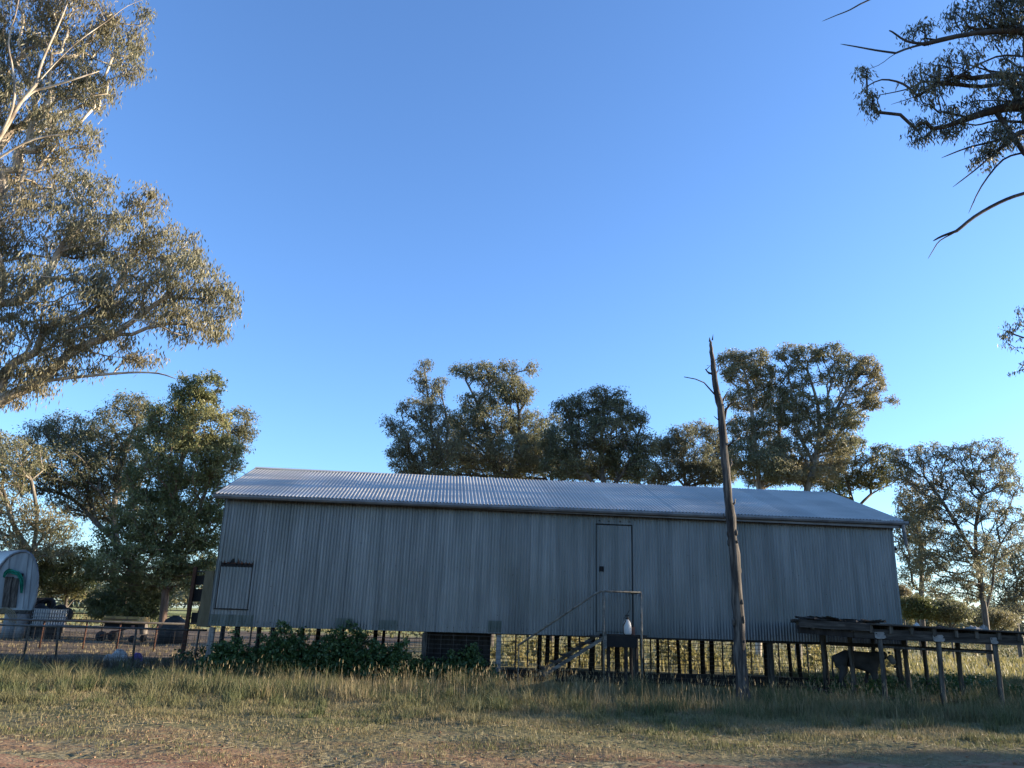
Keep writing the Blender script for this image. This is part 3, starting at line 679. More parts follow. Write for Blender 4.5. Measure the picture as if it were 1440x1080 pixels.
# near fence with mesh: rails at photo y ~880-886, posts down to ~925
nfY = 21.0
nf = empty('wire_fence', (-11, nfY, 0), 'low pipe fence with square wire mesh running left from the shed corner', 'fence')
A_ = aty(-60, 877, nfY - .4); B_ = aty(291, 886.5, nfY - .2); nf_top = .5 * (A_[2] + B_[2])
mb = MB(); mb.tube([A_, B_], .026, 8); mb.go('top_rail', M['pipe'], nf, smooth=True)
for px, lean in ((-20, 8), (41, 8), (82, 4), (191, 4), (280, 6)):
    t = (px + 60) / 351; a = A_ + (B_ - A_) * t; b_ = aty(px - lean, 925, nfY); b_ = a + (b_ - a) * ((a[2] + .1) / (a[2] - b_[2])) if b_[2] < a[2] else a
    mb = MB(); mb.tube([b_, a], .028, 8); mb.go('fence_post', M['pipe'], nf, smooth=True)
mb = MB(); wiremesh(mb, A_[:2], B_[:2], .06, A_[2] - .04, .10, .145, .004); mb.go('mesh_infill', M['wire'], nf, kind='stuff')
# far pipe rail fence
ffY = 29.0
ff = empty('pipe_fence', (-14, ffY, 0), 'single rail steel pipe fence behind the wire mesh fence', 'fence')
A2 = aty(-60, 869, ffY); B2 = aty(262, 877.5, ffY)
mb = MB(); mb.tube([A2, B2], .036, 8); mb.go('top_rail', M['pipe'], ff, smooth=True)
for px in (-10, 63, 123, 170, 222):
    t = (px + 60) / 322; a = A2 + (B2 - A2) * t; mb = MB(); mb.tube([(a[0], a[1], -.1), a], .032, 8); mb.go('fence_post', M['rust'], ff, smooth=True)
mb = MB(); wiremesh(mb, A2[:2], B2[:2], .06, A2[2] - .1, .16, .35, .005); mb.go('mesh_infill', M['wire'], ff, kind='stuff')
# far rail yard
def rail_fence(name, label, px0, px1, ytop, Y, h, nr, sp, m, r=.03):
    a = aty(px0, ytop, Y); b_ = aty(px1, ytop + (px1 - px0) * .034, Y); e = empty(name, ((a[0] + b_[0]) / 2, Y, 0), label, 'fence')
    top = (a[2] + b_[2]) / 2
    for k in range(nr):
        mb = MB(); z = top * (1 - k / nr); mb.tube([(a[0], Y, z), (b_[0], Y, z)], r, 6); mb.go('rail', m, e, smooth=True)
    n = max(1, int((b_[0] - a[0]) / sp))
    for k in range(n + 1):
        x = a[0] + (b_[0] - a[0]) * k / n; mb = MB(); mb.tube([(x, Y + .05, -.1), (x, Y + .05, top + .05)], r * 1.4, 6); mb.go('fence_post', m, e, smooth=True)
    return e
rail_fence('yard_fence', 'five rail cattle yard fence beside the curved hut', 44, 150, 843, 46, 1.7, 5, 2.3, M['pipe'], .035)
rail_fence('yard_fence', 'grey rail fence far behind the cypress trunk', 232, 300, 849, 58, 1.5, 4, 2.6, M['pipe'], .035)

# tall steel frame with black boards beside the shed end
gf = empty('stock_gate', aty(270, 900, 21.6) * np.array([1, 1, 0]), 'tall dark steel gate frame with black boards beside the shed end', 'gate')
gY = 21.6
mb = MB(); a = aty(275.5, 797, gY); b_ = aty(256, 925, gY); b_ = a + (b_ - a) * ((a[2] + .1) / (a[2] - b_[2])); mb.beam(b_, a, .09, .09, up=(0, 1, 0)); mb.go('gate_post', M['rust'], gf)
for (x0, x1, y0, y1) in ((273, 289, 809, 822), (270, 287, 828, 846), (268, 283, 861, 876)):
    mb = MB(); q = [aty(x0 + (276 - 273) * 0, y1, gY + .1), aty(x1 - 1, y1, gY + .1), aty(x1, y0, gY + .1), aty(x0 + 2, y0, gY + .1)]; mb.prism(q, (0, .05, 0)); mb.go('board', M['blackp'], gf)
mb = MB(); mb.tube([aty(273, 803, gY), aty(300, 805, gY)], .02, 6); mb.go('gate_rail', M['pipe'], gf)
mb = MB(); mb.tube([aty(266, 877, gY), aty(285, 877, gY)], .02, 6); mb.go('gate_rail', M['pipe'], gf)
mb = MB(); mb.tube([aty(284, 848, gY + .2), aty(279, 862, gY + .2)], .03, 6); mb.go('gate_brace', M['rust'], gf)
lb = MB(); q = [aty(276, 881, gY - .1), aty(294, 882, gY - .1), aty(301, 803, gY - .1), aty(289, 803, gY - .1)]; lb.prism(q, (0, .06, 0))
M['board'] = mat('pale_plank', [(.12, .10, .06), (.20, .17, .11)], (8, 8, 1.5), .9, bump=.004)
o = lb.go('leaning_board', M['board']); tag(o, 'tall pale timber board standing against the left end of the shed', 'board')

# ================================================================== CURVED HUT
HY = 36.0
hut = empty('curved_hut', aty(20, 880, HY) * np.array([1, 1, 0]), 'curved corrugated iron hut with grey timber doors at the left edge', 'hut')
s_ = pxm(HY) * .99
end_px = [(46, 858), (50, 845), (53, 826), (53.5, 810), (52, 797), (48, 786), (43, 779), (37, 775.5), (28, 776), (19, 779), (10, 785), (2, 794), (-5, 806), (-10, 822), (-12, 840), (-12, 857)]
endp = [aty(x, y, HY) for x, y in end_px]
ext = np.array([-6.5, 5.0, 0.0])
mb = MB(); mb.prism(endp, (-.05, .04, 0)); mb.go('end_wall', M['hutend'], hut)
# corrugated curved roof
mb = MB(); n = len(endp); V = []
ring = [endp[0]]
fine = []
for a, b_ in zip(endp[:-1], endp[1:]):
    for k in range(3): fine.append(a + (b_ - a) * k / 3)
fine.append(endp[-1]); cen = np.mean(endp, 0); rows = 90; V = []
for j in range(rows + 1):
    o = ext * (j / rows); bump_ = .02 * math.sin(j * math.pi / 2)
    for p in fine:
        d = p - cen; d /= np.linalg.norm(d); V.append(p + o + d * (.06 + bump_))
id_ = np.arange((rows + 1) * len(fine)).reshape(rows + 1, -1)
F = np.stack([id_[:-1, :-1], id_[:-1, 1:], id_[1:, 1:], id_[1:, :-1]], -1).reshape(-1, 4)
put('curved_roof', npmesh('curved_roof', V, F), M['roof'], hut, smooth=True)
mb = MB(); mb.tube([p + np.array([.02, -.03, 0]) for p in endp], .045, 6); mb.go('rim', M['gutter'], hut, smooth=True)
for (x0, x1, xt0, xt1, yt) in ((2, 11.5, 7, 17.5, 811), (12.5, 22, 18.5, 26, 813)):
    for k in range(3):
        f0, f1 = k / 3, (k + 1) / 3 - .02; mb = MB()
        mb.prism([aty(x0 + (x1 - x0) * f0, 854, HY - .06), aty(x0 + (x1 - x0) * f1, 854.3, HY - .06), aty(xt0 + (xt1 - xt0) * f1, yt, HY - .06), aty(xt0 + (xt1 - xt0) * f0, yt, HY - .06)], (0, .04, 0)); mb.go('door_board', M['timber'], hut)
mb = MB(); mb.prism([aty(11.3, 855, HY - .05), aty(12.7, 855, HY - .05), aty(18.7, 811, HY - .05), aty(17.3, 811, HY - .05)], (0, .04, 0)); mb.go('door_gap', M['dark'], hut)
mb = MB(); mb.prism([aty(27, 806, HY - .05), aty(33, 806.5, HY - .05), aty(32, 811, HY - .05), aty(29, 811, HY - .05)], (0, .02, 0)); mb.go('vent', M['dark'], hut)
for px in (10, 30, 37):     # vertical sheet laps on the end wall
    mb = MB(); mb.beam(aty(px + 2, 856 if px > 26 else 800, HY - .03), aty(px + (10 if px > 26 else 4), 779, HY - .03), .02, .015); mb.go('sheet_lap', M['gutter'], hut)
mb = MB(); mb.beam(aty(-12, 860, HY + .1), aty(46, 860.5, HY + .1), .25, .14); mb.go('floor_beam', M['timber'], hut)
for k in range(1, 4):
    mb = MB(); o = ext * k / 3.3; mb.beam(aty(-12, 860, HY + .1) + o, aty(46, 860.5, HY + .1) + o, .25, .14); mb.go('floor_beam', M['timber'], hut)
for k in range(5):
    mb = MB(); a = aty(-8 + k * 9, 863, HY - .25 + .1 * (k % 2)); b_ = aty(8 + k * 9, 860 + (k % 2) * 3, HY - .2); mb.beam(a, b_, .08, .05, jit=.01); mb.go('loose_timber', M['timber'], hut)
# green cloth draped over the doors
n = 26; V = []; path = [(5, 812), (8, 805), (14, 802.5), (20, 805), (26, 807), (30, 814), (30.5, 824), (30, 834)]
wds = [2.5, 4, 5, 4.5, 5.0, 4.5, 4.0, 2.5]; V = []; F = []
for i in range(n):
    t = i / (n - 1) * (len(path) - 1); k = min(int(t), len(path) - 2); f = t - k
    x = path[k][0] * (1 - f) + path[k + 1][0] * f; y = path[k][1] * (1 - f) + path[k + 1][1] * f; wv = wds[k] * (1 - f) + wds[k + 1] * f
    dx, dy = path[k + 1][0] - path[k][0], path[k + 1][1] - path[k][1]; l = math.hypot(dx, dy); nx_, ny_ = -dy / l, dx / l
    for j in range(7):
        q = (j / 6 - .5) * wv * 1.3; V.append(aty(x + nx_ * q, y + ny_ * q + rnd.uniform(-.3, .3), HY - .14 - .05 * math.sin(j * 1.9 + i * .4)))
for i in range(n - 1):
    for j in range(6): F.append((i * 7 + j, i * 7 + j + 1, i * 7 + 8 + j, i * 7 + 7 + j))
o = put('green_cloth', npmesh('green_cloth', V, F), M['green'], smooth=True); tag(o, 'green shade cloth draped over the doors of the curved hut', 'cloth')
# drums
def drum(px, label, Y=HY - .2, top=863.5, r=.42, m=None):
    c = aty(px, top, Y); h = c[2]; e = empty('drum', (c[0], Y, 0), label, 'drum', 'drums under the curved hut')
    p = [(r, 0), (r, h * .3), (r * 1.03, h * .32), (r, h * .34), (r, h * .64), (r * 1.03, h * .66), (r, h * .68), (r, h - .02), (r * 1.02, h)]
    mb = MB(); mb.lathe((c[0], Y, 0), p, 20); mb.go('drum_body', m or M['conc'], e, smooth=True)
    mb = MB(); mb.lathe((c[0], Y, h), [(r * .95, 0), (r * .95, .015)], 20); mb.go('lid', M['pipe'], e)
M['drumg'] = mat('grey_drum', [(.16, .17, .17), (.24, .24, .23)], (3, 3, 3), .7)
drum(19, 'left of the two pale drums under the hut edge', r=.32, m=M['drumg']); drum(33.5, 'right of the two pale drums, next to the caged white tank', r=.26)
# rusty curved scrap left of drums
mb = MB()
for k in range(5):
    c = aty(2 + k * .7, 872, HY - 1.0); mb.tube([c + np.array([math.cos(a) * (.35 + .05 * k), 0, math.sin(a) * (.30 + .05 * k)]) for a in np.linspace(-.2, 2.4, 9)], .022, 6)
o = mb.go('bent_pipe_scrap', M['board']); tag(o, 'pile of bent poles on the ground below the curved hut', 'scrap')
# IBC tote
def tote():
    Y = HY - .8; a = aty(42, 878, Y); b_ = aty(73, 879, Y); t = aty(43, 856, Y)
    w_ = b_[0] - a[0]; h = t[2] - max(a[2], 0) ; z0 = a[2]
    e = empty('caged_tank', ((a[0] + b_[0]) / 2, Y + .5, 0), 'white square water tank in a wire cage beside the drums', 'water tank')
    yr = rad(-18); ax = np.array([[math.cos(yr), math.sin(yr), 0], [-math.sin(yr), math.cos(yr), 0], [0, 0, 1]])
    c = np.array([(a[0] + b_[0]) / 2, Y + .55, z0 + h / 2]); mb = MB()
    mb.box(c, (w_ * .95, w_ * .9, h * .94), ax); mb.go('tank', M['white'], e)
    mb = MB(); mb.box(c - np.array([0, 0, h / 2 + .05]), (w_, w_ * .95, .10), ax); mb.go('pallet', M['pipe'], e)
    if z0 > .12:
        mb = MB(); mb.box((c[0], c[1], (z0 - .1) / 2), (w_ * .9, w_ * .8, z0 - .1), ax); mb.go('stand', M['darkt'], e)
    mb = MB()
    for s1 in (0, 1):
        A0 = ax[0] if s1 == 0 else ax[1]; A1 = ax[1] if s1 == 0 else ax[0]
        for sg in (-1, 1):
            for i in range(8):
                p = c + A1 * sg * w_ * .5 + A0 * (i / 7 - .5) * w_; mb.beam(p - ax[2] * h / 2, p + ax[2] * h / 2, .03, .03, up=ax[0])
            for i in range(5):
                p = c + A1 * sg * w_ * .505 + ax[2] * (i / 4 - .5) * h; mb.beam(p - A0 * w_ / 2, p + A0 * w_ / 2, .03, .03)
    mb.go('cage', M['gutter'], e, kind='stuff')
tote()
# tyres
def tyre(c, R_, r_, ax, label, group='old black tyres in the yard'):
    mb = MB(); n, k = 22, 8; V = []; F = []
    for i in range(n):
        a = 2 * math.pi * i / n
        for j in range(k):
            b_ = 2 * math.pi * j / k; rr_ = R_ + r_ * math.cos(b_) * .9; V.append(c + ax[0] * rr_ * math.cos(a) + ax[1] * rr_ * math.sin(a) + ax[2] * r_ * math.sin(b_))
    for i in range(n):
        for j in range(k): F.append((i * k + j, ((i + 1) % n) * k + j, ((i + 1) % n) * k + (j + 1) % k, i * k + (j + 1) % k))
    o = put('tyre', npmesh('tyre', V, F), M['blackp'], smooth=True); tag(o, label, 'tyre', group)
up_ = np.array([[1, 0, 0], [0, .25, .97], [0, -.97, .25]]); up2 = np.array([[.9, .4, 0], [0, .2, .98], [.4, -.9, .2]])
p = aty(92, 865, HY + 1); tyre(p, .22, .14, up_, 'big black tyre leaning beside the caged white tank')
p = aty(83, 860, HY + 2); tyre(p, .22, .13, up2, 'dark tyre standing just right of the white tank')
flat = np.eye(3)
for k, px in enumerate((52, 60, 67)):
    p = aty(px, 851.5, HY + 4); tyre(p, .28, .13, up2 if k % 2 else up_, ['leftmost tyre showing above the caged tank', 'middle tyre showing above the caged tank', 'rightmost tyre showing above the caged tank'][k])
for (px, py, w_, h_, lab, Y_) in ((57, 857, 1.0, .9, 'dark covered heap behind the caged white tank', HY + 3), (80, 872, .5, .6, 'dark machinery lump right of the white tank', HY + .5), (247, 869, 1.15, .35, 'dark covered heap between the cypress trunk and the steel gate', 36)):
    c = aty(px, py, Y_); mb = MB(); hh = max(.3, c[2] + h_ * .3); mb.lathe((c[0], Y_, 0), [(w_ * .55, 0), (w_ * .5, hh * .5), (w_ * .35, hh * .85), (w_ * .1, hh)], 11); o = mb.go('covered_heap', M['blackp'], smooth=True); tag(o, lab, 'heap')

# ================================================================== YELLOW CART
ct_Y = 36.0
a = aty(153, 886, ct_Y); b_ = aty(196, 886, ct_Y); cx = (a[0] + b_[0]) / 2; s_ = pxm(ct_Y)
ct = empty('yellow_cart', (cx, ct_Y, 0), 'small faded yellow farm cart with dark wheels in the yard', 'cart')
zt = aty(175, 867, ct_Y)[2]; zm = aty(175, 876.5, ct_Y)[2]; W_ = 46 * s_
mb = MB(); mb.prism([(cx - W_ * .47, ct_Y - .5, zm), (cx + W_ * .5, ct_Y - .5, zm), (cx + W_ * .5, ct_Y - .5, zt), (cx - W_ * .42, ct_Y - .5, zt), (cx - W_ * .47, ct_Y - .5, zt - .08)], (0, 1.1, 0)); mb.go('tray', M['yellow'], ct)
mb = MB(); mb.box((cx, ct_Y - .515, (zt + zm) / 2 + .03), (W_ * .9, .02, .03)); mb.go('tray_rib', M['rust'], ct)
mb = MB(); mb.box((cx + W_ * .18, ct_Y - .52, (zt + zm) / 2 - .06), (.42, .015, .10)); mb.go('faded_plate', M['board'], ct)
mb = MB(); mb.box((cx, ct_Y, zm - .09), (W_ * .92, .7, .16)); mb.go('chassis', M['dark'], ct)
mb = MB(); mb.beam((cx + W_ * .3, ct_Y - .4, zm - .15), (cx - W_ * .35, ct_Y - .9, .25), .07, .07); mb.go('drawbar', M['rust'], ct)
for sx in (-.43, .42):
    for sy in (-.55, .5):
        mb = MB(); R_ = .22 if sx < 0 else .15
        mb.lathe((cx + W_ * sx, ct_Y + sy - .08, R_), [(R_ * .6, 0), (R_ * .97, .01), (R_, .05), (R_, .11), (R_ * .97, .15), (R_ * .6, .16)], 20, [[1, 0, 0], [0, 0, 1], [0, 1, 0]]); wh = mb.go('wheel', M['blackp'], ct, smooth=True)
        mb = MB(); mb.lathe((cx + W_ * sx, ct_Y + sy - .09, R_), [(R_ * .2, -.03), (R_ * .5, 0), (R_ * .5, .02)], 12, [[1, 0, 0], [0, 0, 1], [0, 1, 0]]); mb.go('rim', M['dark'], wh)
mb = MB(); mb.box((cx + W_ * .38, ct_Y - .55, zm - .12), (.12, .05, .12)); mb.go('red_lamp', M['can'], ct)
# white tub and purple bag on the ground behind the mesh
def lump(name, px, py, Y, w_, h_, m, label, cat, seed, fl=.5):
    r_ = np.random.default_rng(seed); c = aty(px, py, Y); c[2] = 0; V = []; F = []; n, k = 16, 7
    for j in range(k):
        t = j / (k - 1)
        for i in range(n):
            a = 2 * math.pi * i / n; r0 = w_ / 2 * (1 - t ** 3 * .6) * r_.uniform(.88, 1.08); V.append((c[0] + math.cos(a) * r0, c[1] + math.sin(a) * r0 * fl, h_ * t * r_.uniform(.9, 1.05)))
    for j in range(k - 1):
        for i in range(n): F.append((j * n + i, j * n + (i + 1) % n, (j + 1) * n + (i + 1) % n, (j + 1) * n + i))
    F.append(tuple((k - 1) * n + i for i in range(n)))
    o = put(name, npmesh(name, V, F), m, smooth=False); tag(o, label, cat)
lump('feed_bag', 169, 915, 23.2, .52, .34, M['dullwhite'], 'crumpled white bag on the ground behind the wire mesh fence', 'bag', 5)
lump('feed_bag', 154, 918, 23.1, .30, .22, M['dullwhite'], 'smaller whitish bag to the left of the big crumpled one', 'bag', 6)
lump('purple_tub', 194, 917, 23.4, .36, .26, M['purple'], 'purple plastic tub lying right of the white bags', 'tub', 7)
mb = MB(); a = atz(150, 928, .05); b_ = atz(262, 928, .05); mb.beam(a, b_, .14, .10, jit=.01, seg=6); o = mb.go('fallen_log', M['board']); tag(o, 'long weathered plank lying along the foot of the wire fence', 'plank')

# ================================================================== TREES
def leaves(centers, dirs_down, rs, per, ln, wd, r_, droop=.75, upright=False, flat=1.0):
    """centers (n,3); returns V,F of diamond leaves clustered round the twig ends"""
    n = len(centers) * per; c = np.repeat(centers, per, 0)
    off = r_.normal(0, 1, (n, 3)); off /= np.linalg.norm(off, axis=1)[:, None]; off *= (r_.random(n) ** .7)[:, None] * np.repeat(rs, per)[:, None]
    off[:, 2] *= .75 * flat; 
    p = c + off
    d = r_.normal(0, 1, (n, 3)); d /= np.linalg.norm(d, axis=1)[:, None]
    d = d * (1 - droop) + np.array([0, 0, 1.0 if upright else -1.0]) * droop; d /= np.linalg.norm(d, axis=1)[:, None]
    s = r_.normal(0, 1, (n, 3)); s -= d * (s * d).sum(1)[:, None]; s /= np.linalg.norm(s, axis=1)[:, None]
    L = ln * r_.uniform(.6, 1.25, n)[:, None]; W = wd * r_.uniform(.7, 1.3, n)[:, None]
    nrm = np.cross(d, s)
    V = np.empty((n, 4, 3)); V[:, 0] = p; V[:, 1] = p + d * L * .42 + s * W * .5 + nrm * L * .06; V[:, 2] = p + d * L; V[:, 3] = p + d * L * .42 - s * W * .5 + nrm * L * .06
    return V.reshape(-1, 3), np.arange(n * 4).reshape(n, 4)

GW = 7
def smooth_path(g):
    if len(g) < 3: return g
    out = []
    for i in range(len(g) - 1):
        p0 = g[max(i - 1, 0)]; p1 = g[i]; p2 = g[i + 1]; p3 = g[min(i + 2, len(g) - 1)]
        for t in (0, .34, .67): out.append(.5 * ((2 * p1) + (p2 - p0) * t + (2 * p0 - 5 * p1 + 4 * p2 - p3) * t * t + (3 * p1 - p0 - 3 * p2 + p3) * t ** 3))
    return out + [g[-1]]
def grow(base, guides, tips, r_, bf=.35, seg=.6, wob=.08, up=.15):
    """nodes grown from guide limbs to every twig end (shortest joins, balanced by path length)"""
    P = []; par = []; plen = []; dr = []
    def addnode(p, k):
        P.append(p); par.append(k); plen.append(0 if k < 0 else plen[k] + np.linalg.norm(p - P[k]))
        dr.append(np.array([0, 0, 1.0]) if k < 0 else (p - P[k]) / (np.linalg.norm(p - P[k]) + 1e-9)); return len(P) - 1
    addnode(np.array(base, float), -1); gends = []
    for g in guides:
        start_n = len(P); g = smooth_path([np.array(q, float) for q in g]); k = int(np.argmin([np.linalg.norm(q - g[0]) for q in P]))
        if np.linalg.norm(P[k] - g[0]) > .02: k = addnode(g[0], k)
        for q in g[1:]:
            a = P[k]; L = np.linalg.norm(q - a); m = max(1, int(L / seg))
            for i in range(1, m + 1):
                w_ = 0 if i == m else wob * seg; k = addnode(a + (q - a) * i / m + r_.normal(0, 1, 3) * w_ * .5, k)
        gends.append(list(range(start_n, len(P))))
    n0 = len(P); A = np.zeros((len(P) + len(tips) * 40, 3)); PL = np.zeros(len(A)); A[:n0] = P; PL[:n0] = plen; zmin = base[2] + .0
    base3 = np.array(base); order = np.argsort(np.linalg.norm(tips - np.mean(A[1:n0] if n0 > 1 else A[:1], 0), axis=1)); tipn = []
    low = PL[:n0].max() * .18
    for ti in order:
        t = tips[ti]; cnt = len(P); d = A[:cnt] - t; dist = np.sqrt((d * d).sum(1)); cost = dist + bf * PL[:cnt] + .5 * np.maximum(0, A[:cnt, 2] - t[2]); cost[:cnt][PL[:cnt] < low] += 3.0
        k = int(np.argmin(cost)); L = dist[k]
        if L < 1e-3: tipn.append(k); continue
        m = max(1, int(L / seg)); a = P[k]; c1 = a + dr[k] * L * .35 + np.array([0, 0, up * L]); ww = r_.normal(0, 1, 3) * wob * L * .6
        for i in range(1, m + 1):
            s = i / m; q = a * (1 - s) ** 2 + 2 * c1 * s * (1 - s) + t * s * s + ww * math.sin(math.pi * s) + (r_.normal(0, 1, 3) * wob * seg * .4 if i < m else 0)
            k = addnode(q, k); A[len(P) - 1] = q; PL[len(P) - 1] = plen[k]
        tipn.append(k)
    return np.array(P), np.array(par), tipn, gends

def branches(P, par, tipn, rtip, rbase, gends=(), expo=None, nbig=10, nsmall=3, jit=0.0, rmin_keep=0.0):
    n = len(P); cnt = np.zeros(n)
    for t in tipn: cnt[t] += 1
    for gl in gends:
        for t in gl: cnt[t] += GW / max(1, len(gl))
    kids = [[] for _ in range(n)]
    for i in range(n - 1, 0, -1): cnt[par[i]] += cnt[i]
    for i in range(1, n): kids[par[i]].append(i)
    cnt = np.maximum(cnt, 1); tot = max(cnt[0], 2); e = math.log(rbase / rtip) / math.log(tot)
    R_ = rtip * cnt ** e
    mb = MB(); starts = [(0, None)]
    done = 0
    stack = [(-1, 0)]
    while stack:
        pr, i = stack.pop(); path = [] if pr < 0 else [P[pr]]; rad_ = [] if pr < 0 else [min(R_[pr], R_[i] * 1.15)]
        k = i
        while True:
            path.append(P[k]); rad_.append(R_[k])
            ch = kids[k]
            if not ch: rad_[-1] *= .5; break
            ch = sorted(ch, key=lambda q: -cnt[q])
            for q in ch[1:]: stack.append((k, q))
            k = ch[0]
        if len(path) < 2: continue
        mx = max(rad_)
        mb.tube(path, rad_, nbig if mx > rbase * .35 else (6 if mx > rbase * .12 else nsmall), caps=False, jit=jit if mx > rbase * .35 else 0)
    return mb
TRI = [0]
def tree(name, label, Y, base_px, clumps, ntips, per, leaf, wd, mleaf, mbark, rb, rt=.012, guides=(), seed=1, rs=None, droop=.6, cat='tree', group=None,
         depth=1.0, gw=7, flat=1.0, upright=False, bf=.35, seg=None, up=.15, world=False, wob=.08, shell=.5, low=None):
    r_ = np.random.default_rng(seed); s_ = pxm(Y); rb = rb * .68
    if not world and Y > 20: ntips = int(ntips * 2.3); per = int(per * .42); leaf *= .84; wd *= .80
    if world: base = np.array([base_px[0], base_px[1], -.1])
    else: base = aty(base_px[0], base_px[1], Y); base[2] = -.1
    G = []
    for g in guides: G.append([aty(q[0], q[1], Y + (q[2] if len(q) > 2 else 0)) if not world else np.array(q, float) for q in g])
    G = [[base] + G[0]] + G[1:] if G else [[base, base + np.array([0, 0, 2.0])]]
    C = []; wts = []
    for c in clumps:
        if world: C.append((np.array(c[:3], float), c[3], c[4])); wts.append(c[3] ** 2 * c[4])
        else:
            dy = c[4] if len(c) > 4 else r_.uniform(-.5, .5) * c[2] * s_; C.append((aty(c[0], c[1], Y + dy), c[2] * s_, c[3] * s_)); wts.append(c[2] * c[3] * (1 if len(c) < 6 else c[5]))
    wts = np.array(wts, float); wts /= wts.sum(); tips = []
    for (c, rx, rz), w_ in zip(C, wts):
        n = max(2, int(round(ntips * w_))); d = r_.normal(0, 1, (n, 3)); d /= np.linalg.norm(d, axis=1)[:, None]
        rr_ = (shell + (1 - shell) * r_.random(n)) ** .8; d *= rr_[:, None]; tips.append(c + d * np.array([rx, rx * depth, rz]))
    tips = np.concatenate(tips); tips = tips[tips[:, 2] > .25]
    sg = seg or max(.35, 14 * s_)
    AIR = 1.0 if world else .76
    global GW
    GW = gw
    P, par, tn, ge = grow(base, G, tips, r_, bf, sg, wob, up)
    e = empty(name, base * np.array([1, 1, 0]), label, cat, group)
    branches(P, par, tn, rt, rb, ge if guides else (), jit=.06).go('trunk', mbark, e, smooth=True)
    cr = (rs or 26 * s_) * AIR * (1.0 if world or Y < 20 else .74)
    V, F = leaves(tips, None, cr * r_.uniform(.55, 1.25, len(tips)), per, leaf, wd, r_, droop, upright, flat)
    put('crown', npmesh('crown', V, F), mleaf, e, kind='stuff'); TRI[0] += len(F) * 2
    return e

# --- big gum at the left edge, close
tree('gum_tree', 'large near gum tree with cream limbs filling the upper left corner', 15.0, (-190, 900),
     [(15, 20, 75, 50), (110, 25, 60, 40), (165, 55, 42, 45), (80, 95, 70, 50), (185, 95, 22, 26), (130, 125, 34, 34), (40, 150, 70, 45), (95, 190, 48, 34), (30, 235, 80, 38), (-60, 80, 80, 90), (200, 12, 18, 12),
      (125, 262, 40, 28), (205, 285, 32, 24), (50, 320, 100, 55), (160, 335, 72, 42), (240, 345, 52, 32), (270, 390, 48, 38), (308, 425, 32, 32), (190, 410, 80, 48), (90, 420, 95, 50), (250, 455, 45, 22), (300, 462, 24, 16),
      (30, 490, 75, 45), (140, 478, 55, 24), (200, 500, 28, 12), (100, 515, 45, 14), (50, 545, 30, 12), (15, 560, 22, 12), (-80, 350, 90, 100), (-90, 480, 80, 60)],
     3000, 31, .125, .024, M['leaf_near'], M['bark'], .40, .005, seed=3, gw=34, rs=.40, droop=.62, depth=.9, seg=.30,
     guides=[[(-170, 500), (-120, 330, -.5), (-60, 265, -1.0), (0, 192, -1.5), (28, 145, -1.6), (50, 120, -1.7), (75, 92, -1.7), (108, 60, -1.8), (150, 30, -1.6), (180, 8, -1.5), (215, -5, -1.4)], [(0, 192, -1.5), (18, 150, -1.7), (20, 110, -1.7), (12, 60, -1.7), (22, 20, -1.7), (30, -20, -1.7)], [(-60, 265, -1.0), (0, 221, -1.3), (50, 195, -1.3), (100, 188, -1.2)], [(28, 145, -1.6), (48, 128, -1.6), (70, 122, -1.6), (115, 108, -1.6), (140, 100, -1.4)], [(50, 120, -1.7), (60, 85, -1.6), (80, 40, -1.6), (95, 5, -1.5)],
             [(-170, 600), (-90, 620), (0, 563), (55, 537), (105, 492), (160, 470), (215, 430), (270, 395)], [(55, 537), (110, 530), (180, 524), (222, 525), (248, 533)], [(-90, 600), (-20, 440), (20, 425), (60, 395), (90, 340)], [(0, 563), (10, 520), (50, 496), (110, 480)]])
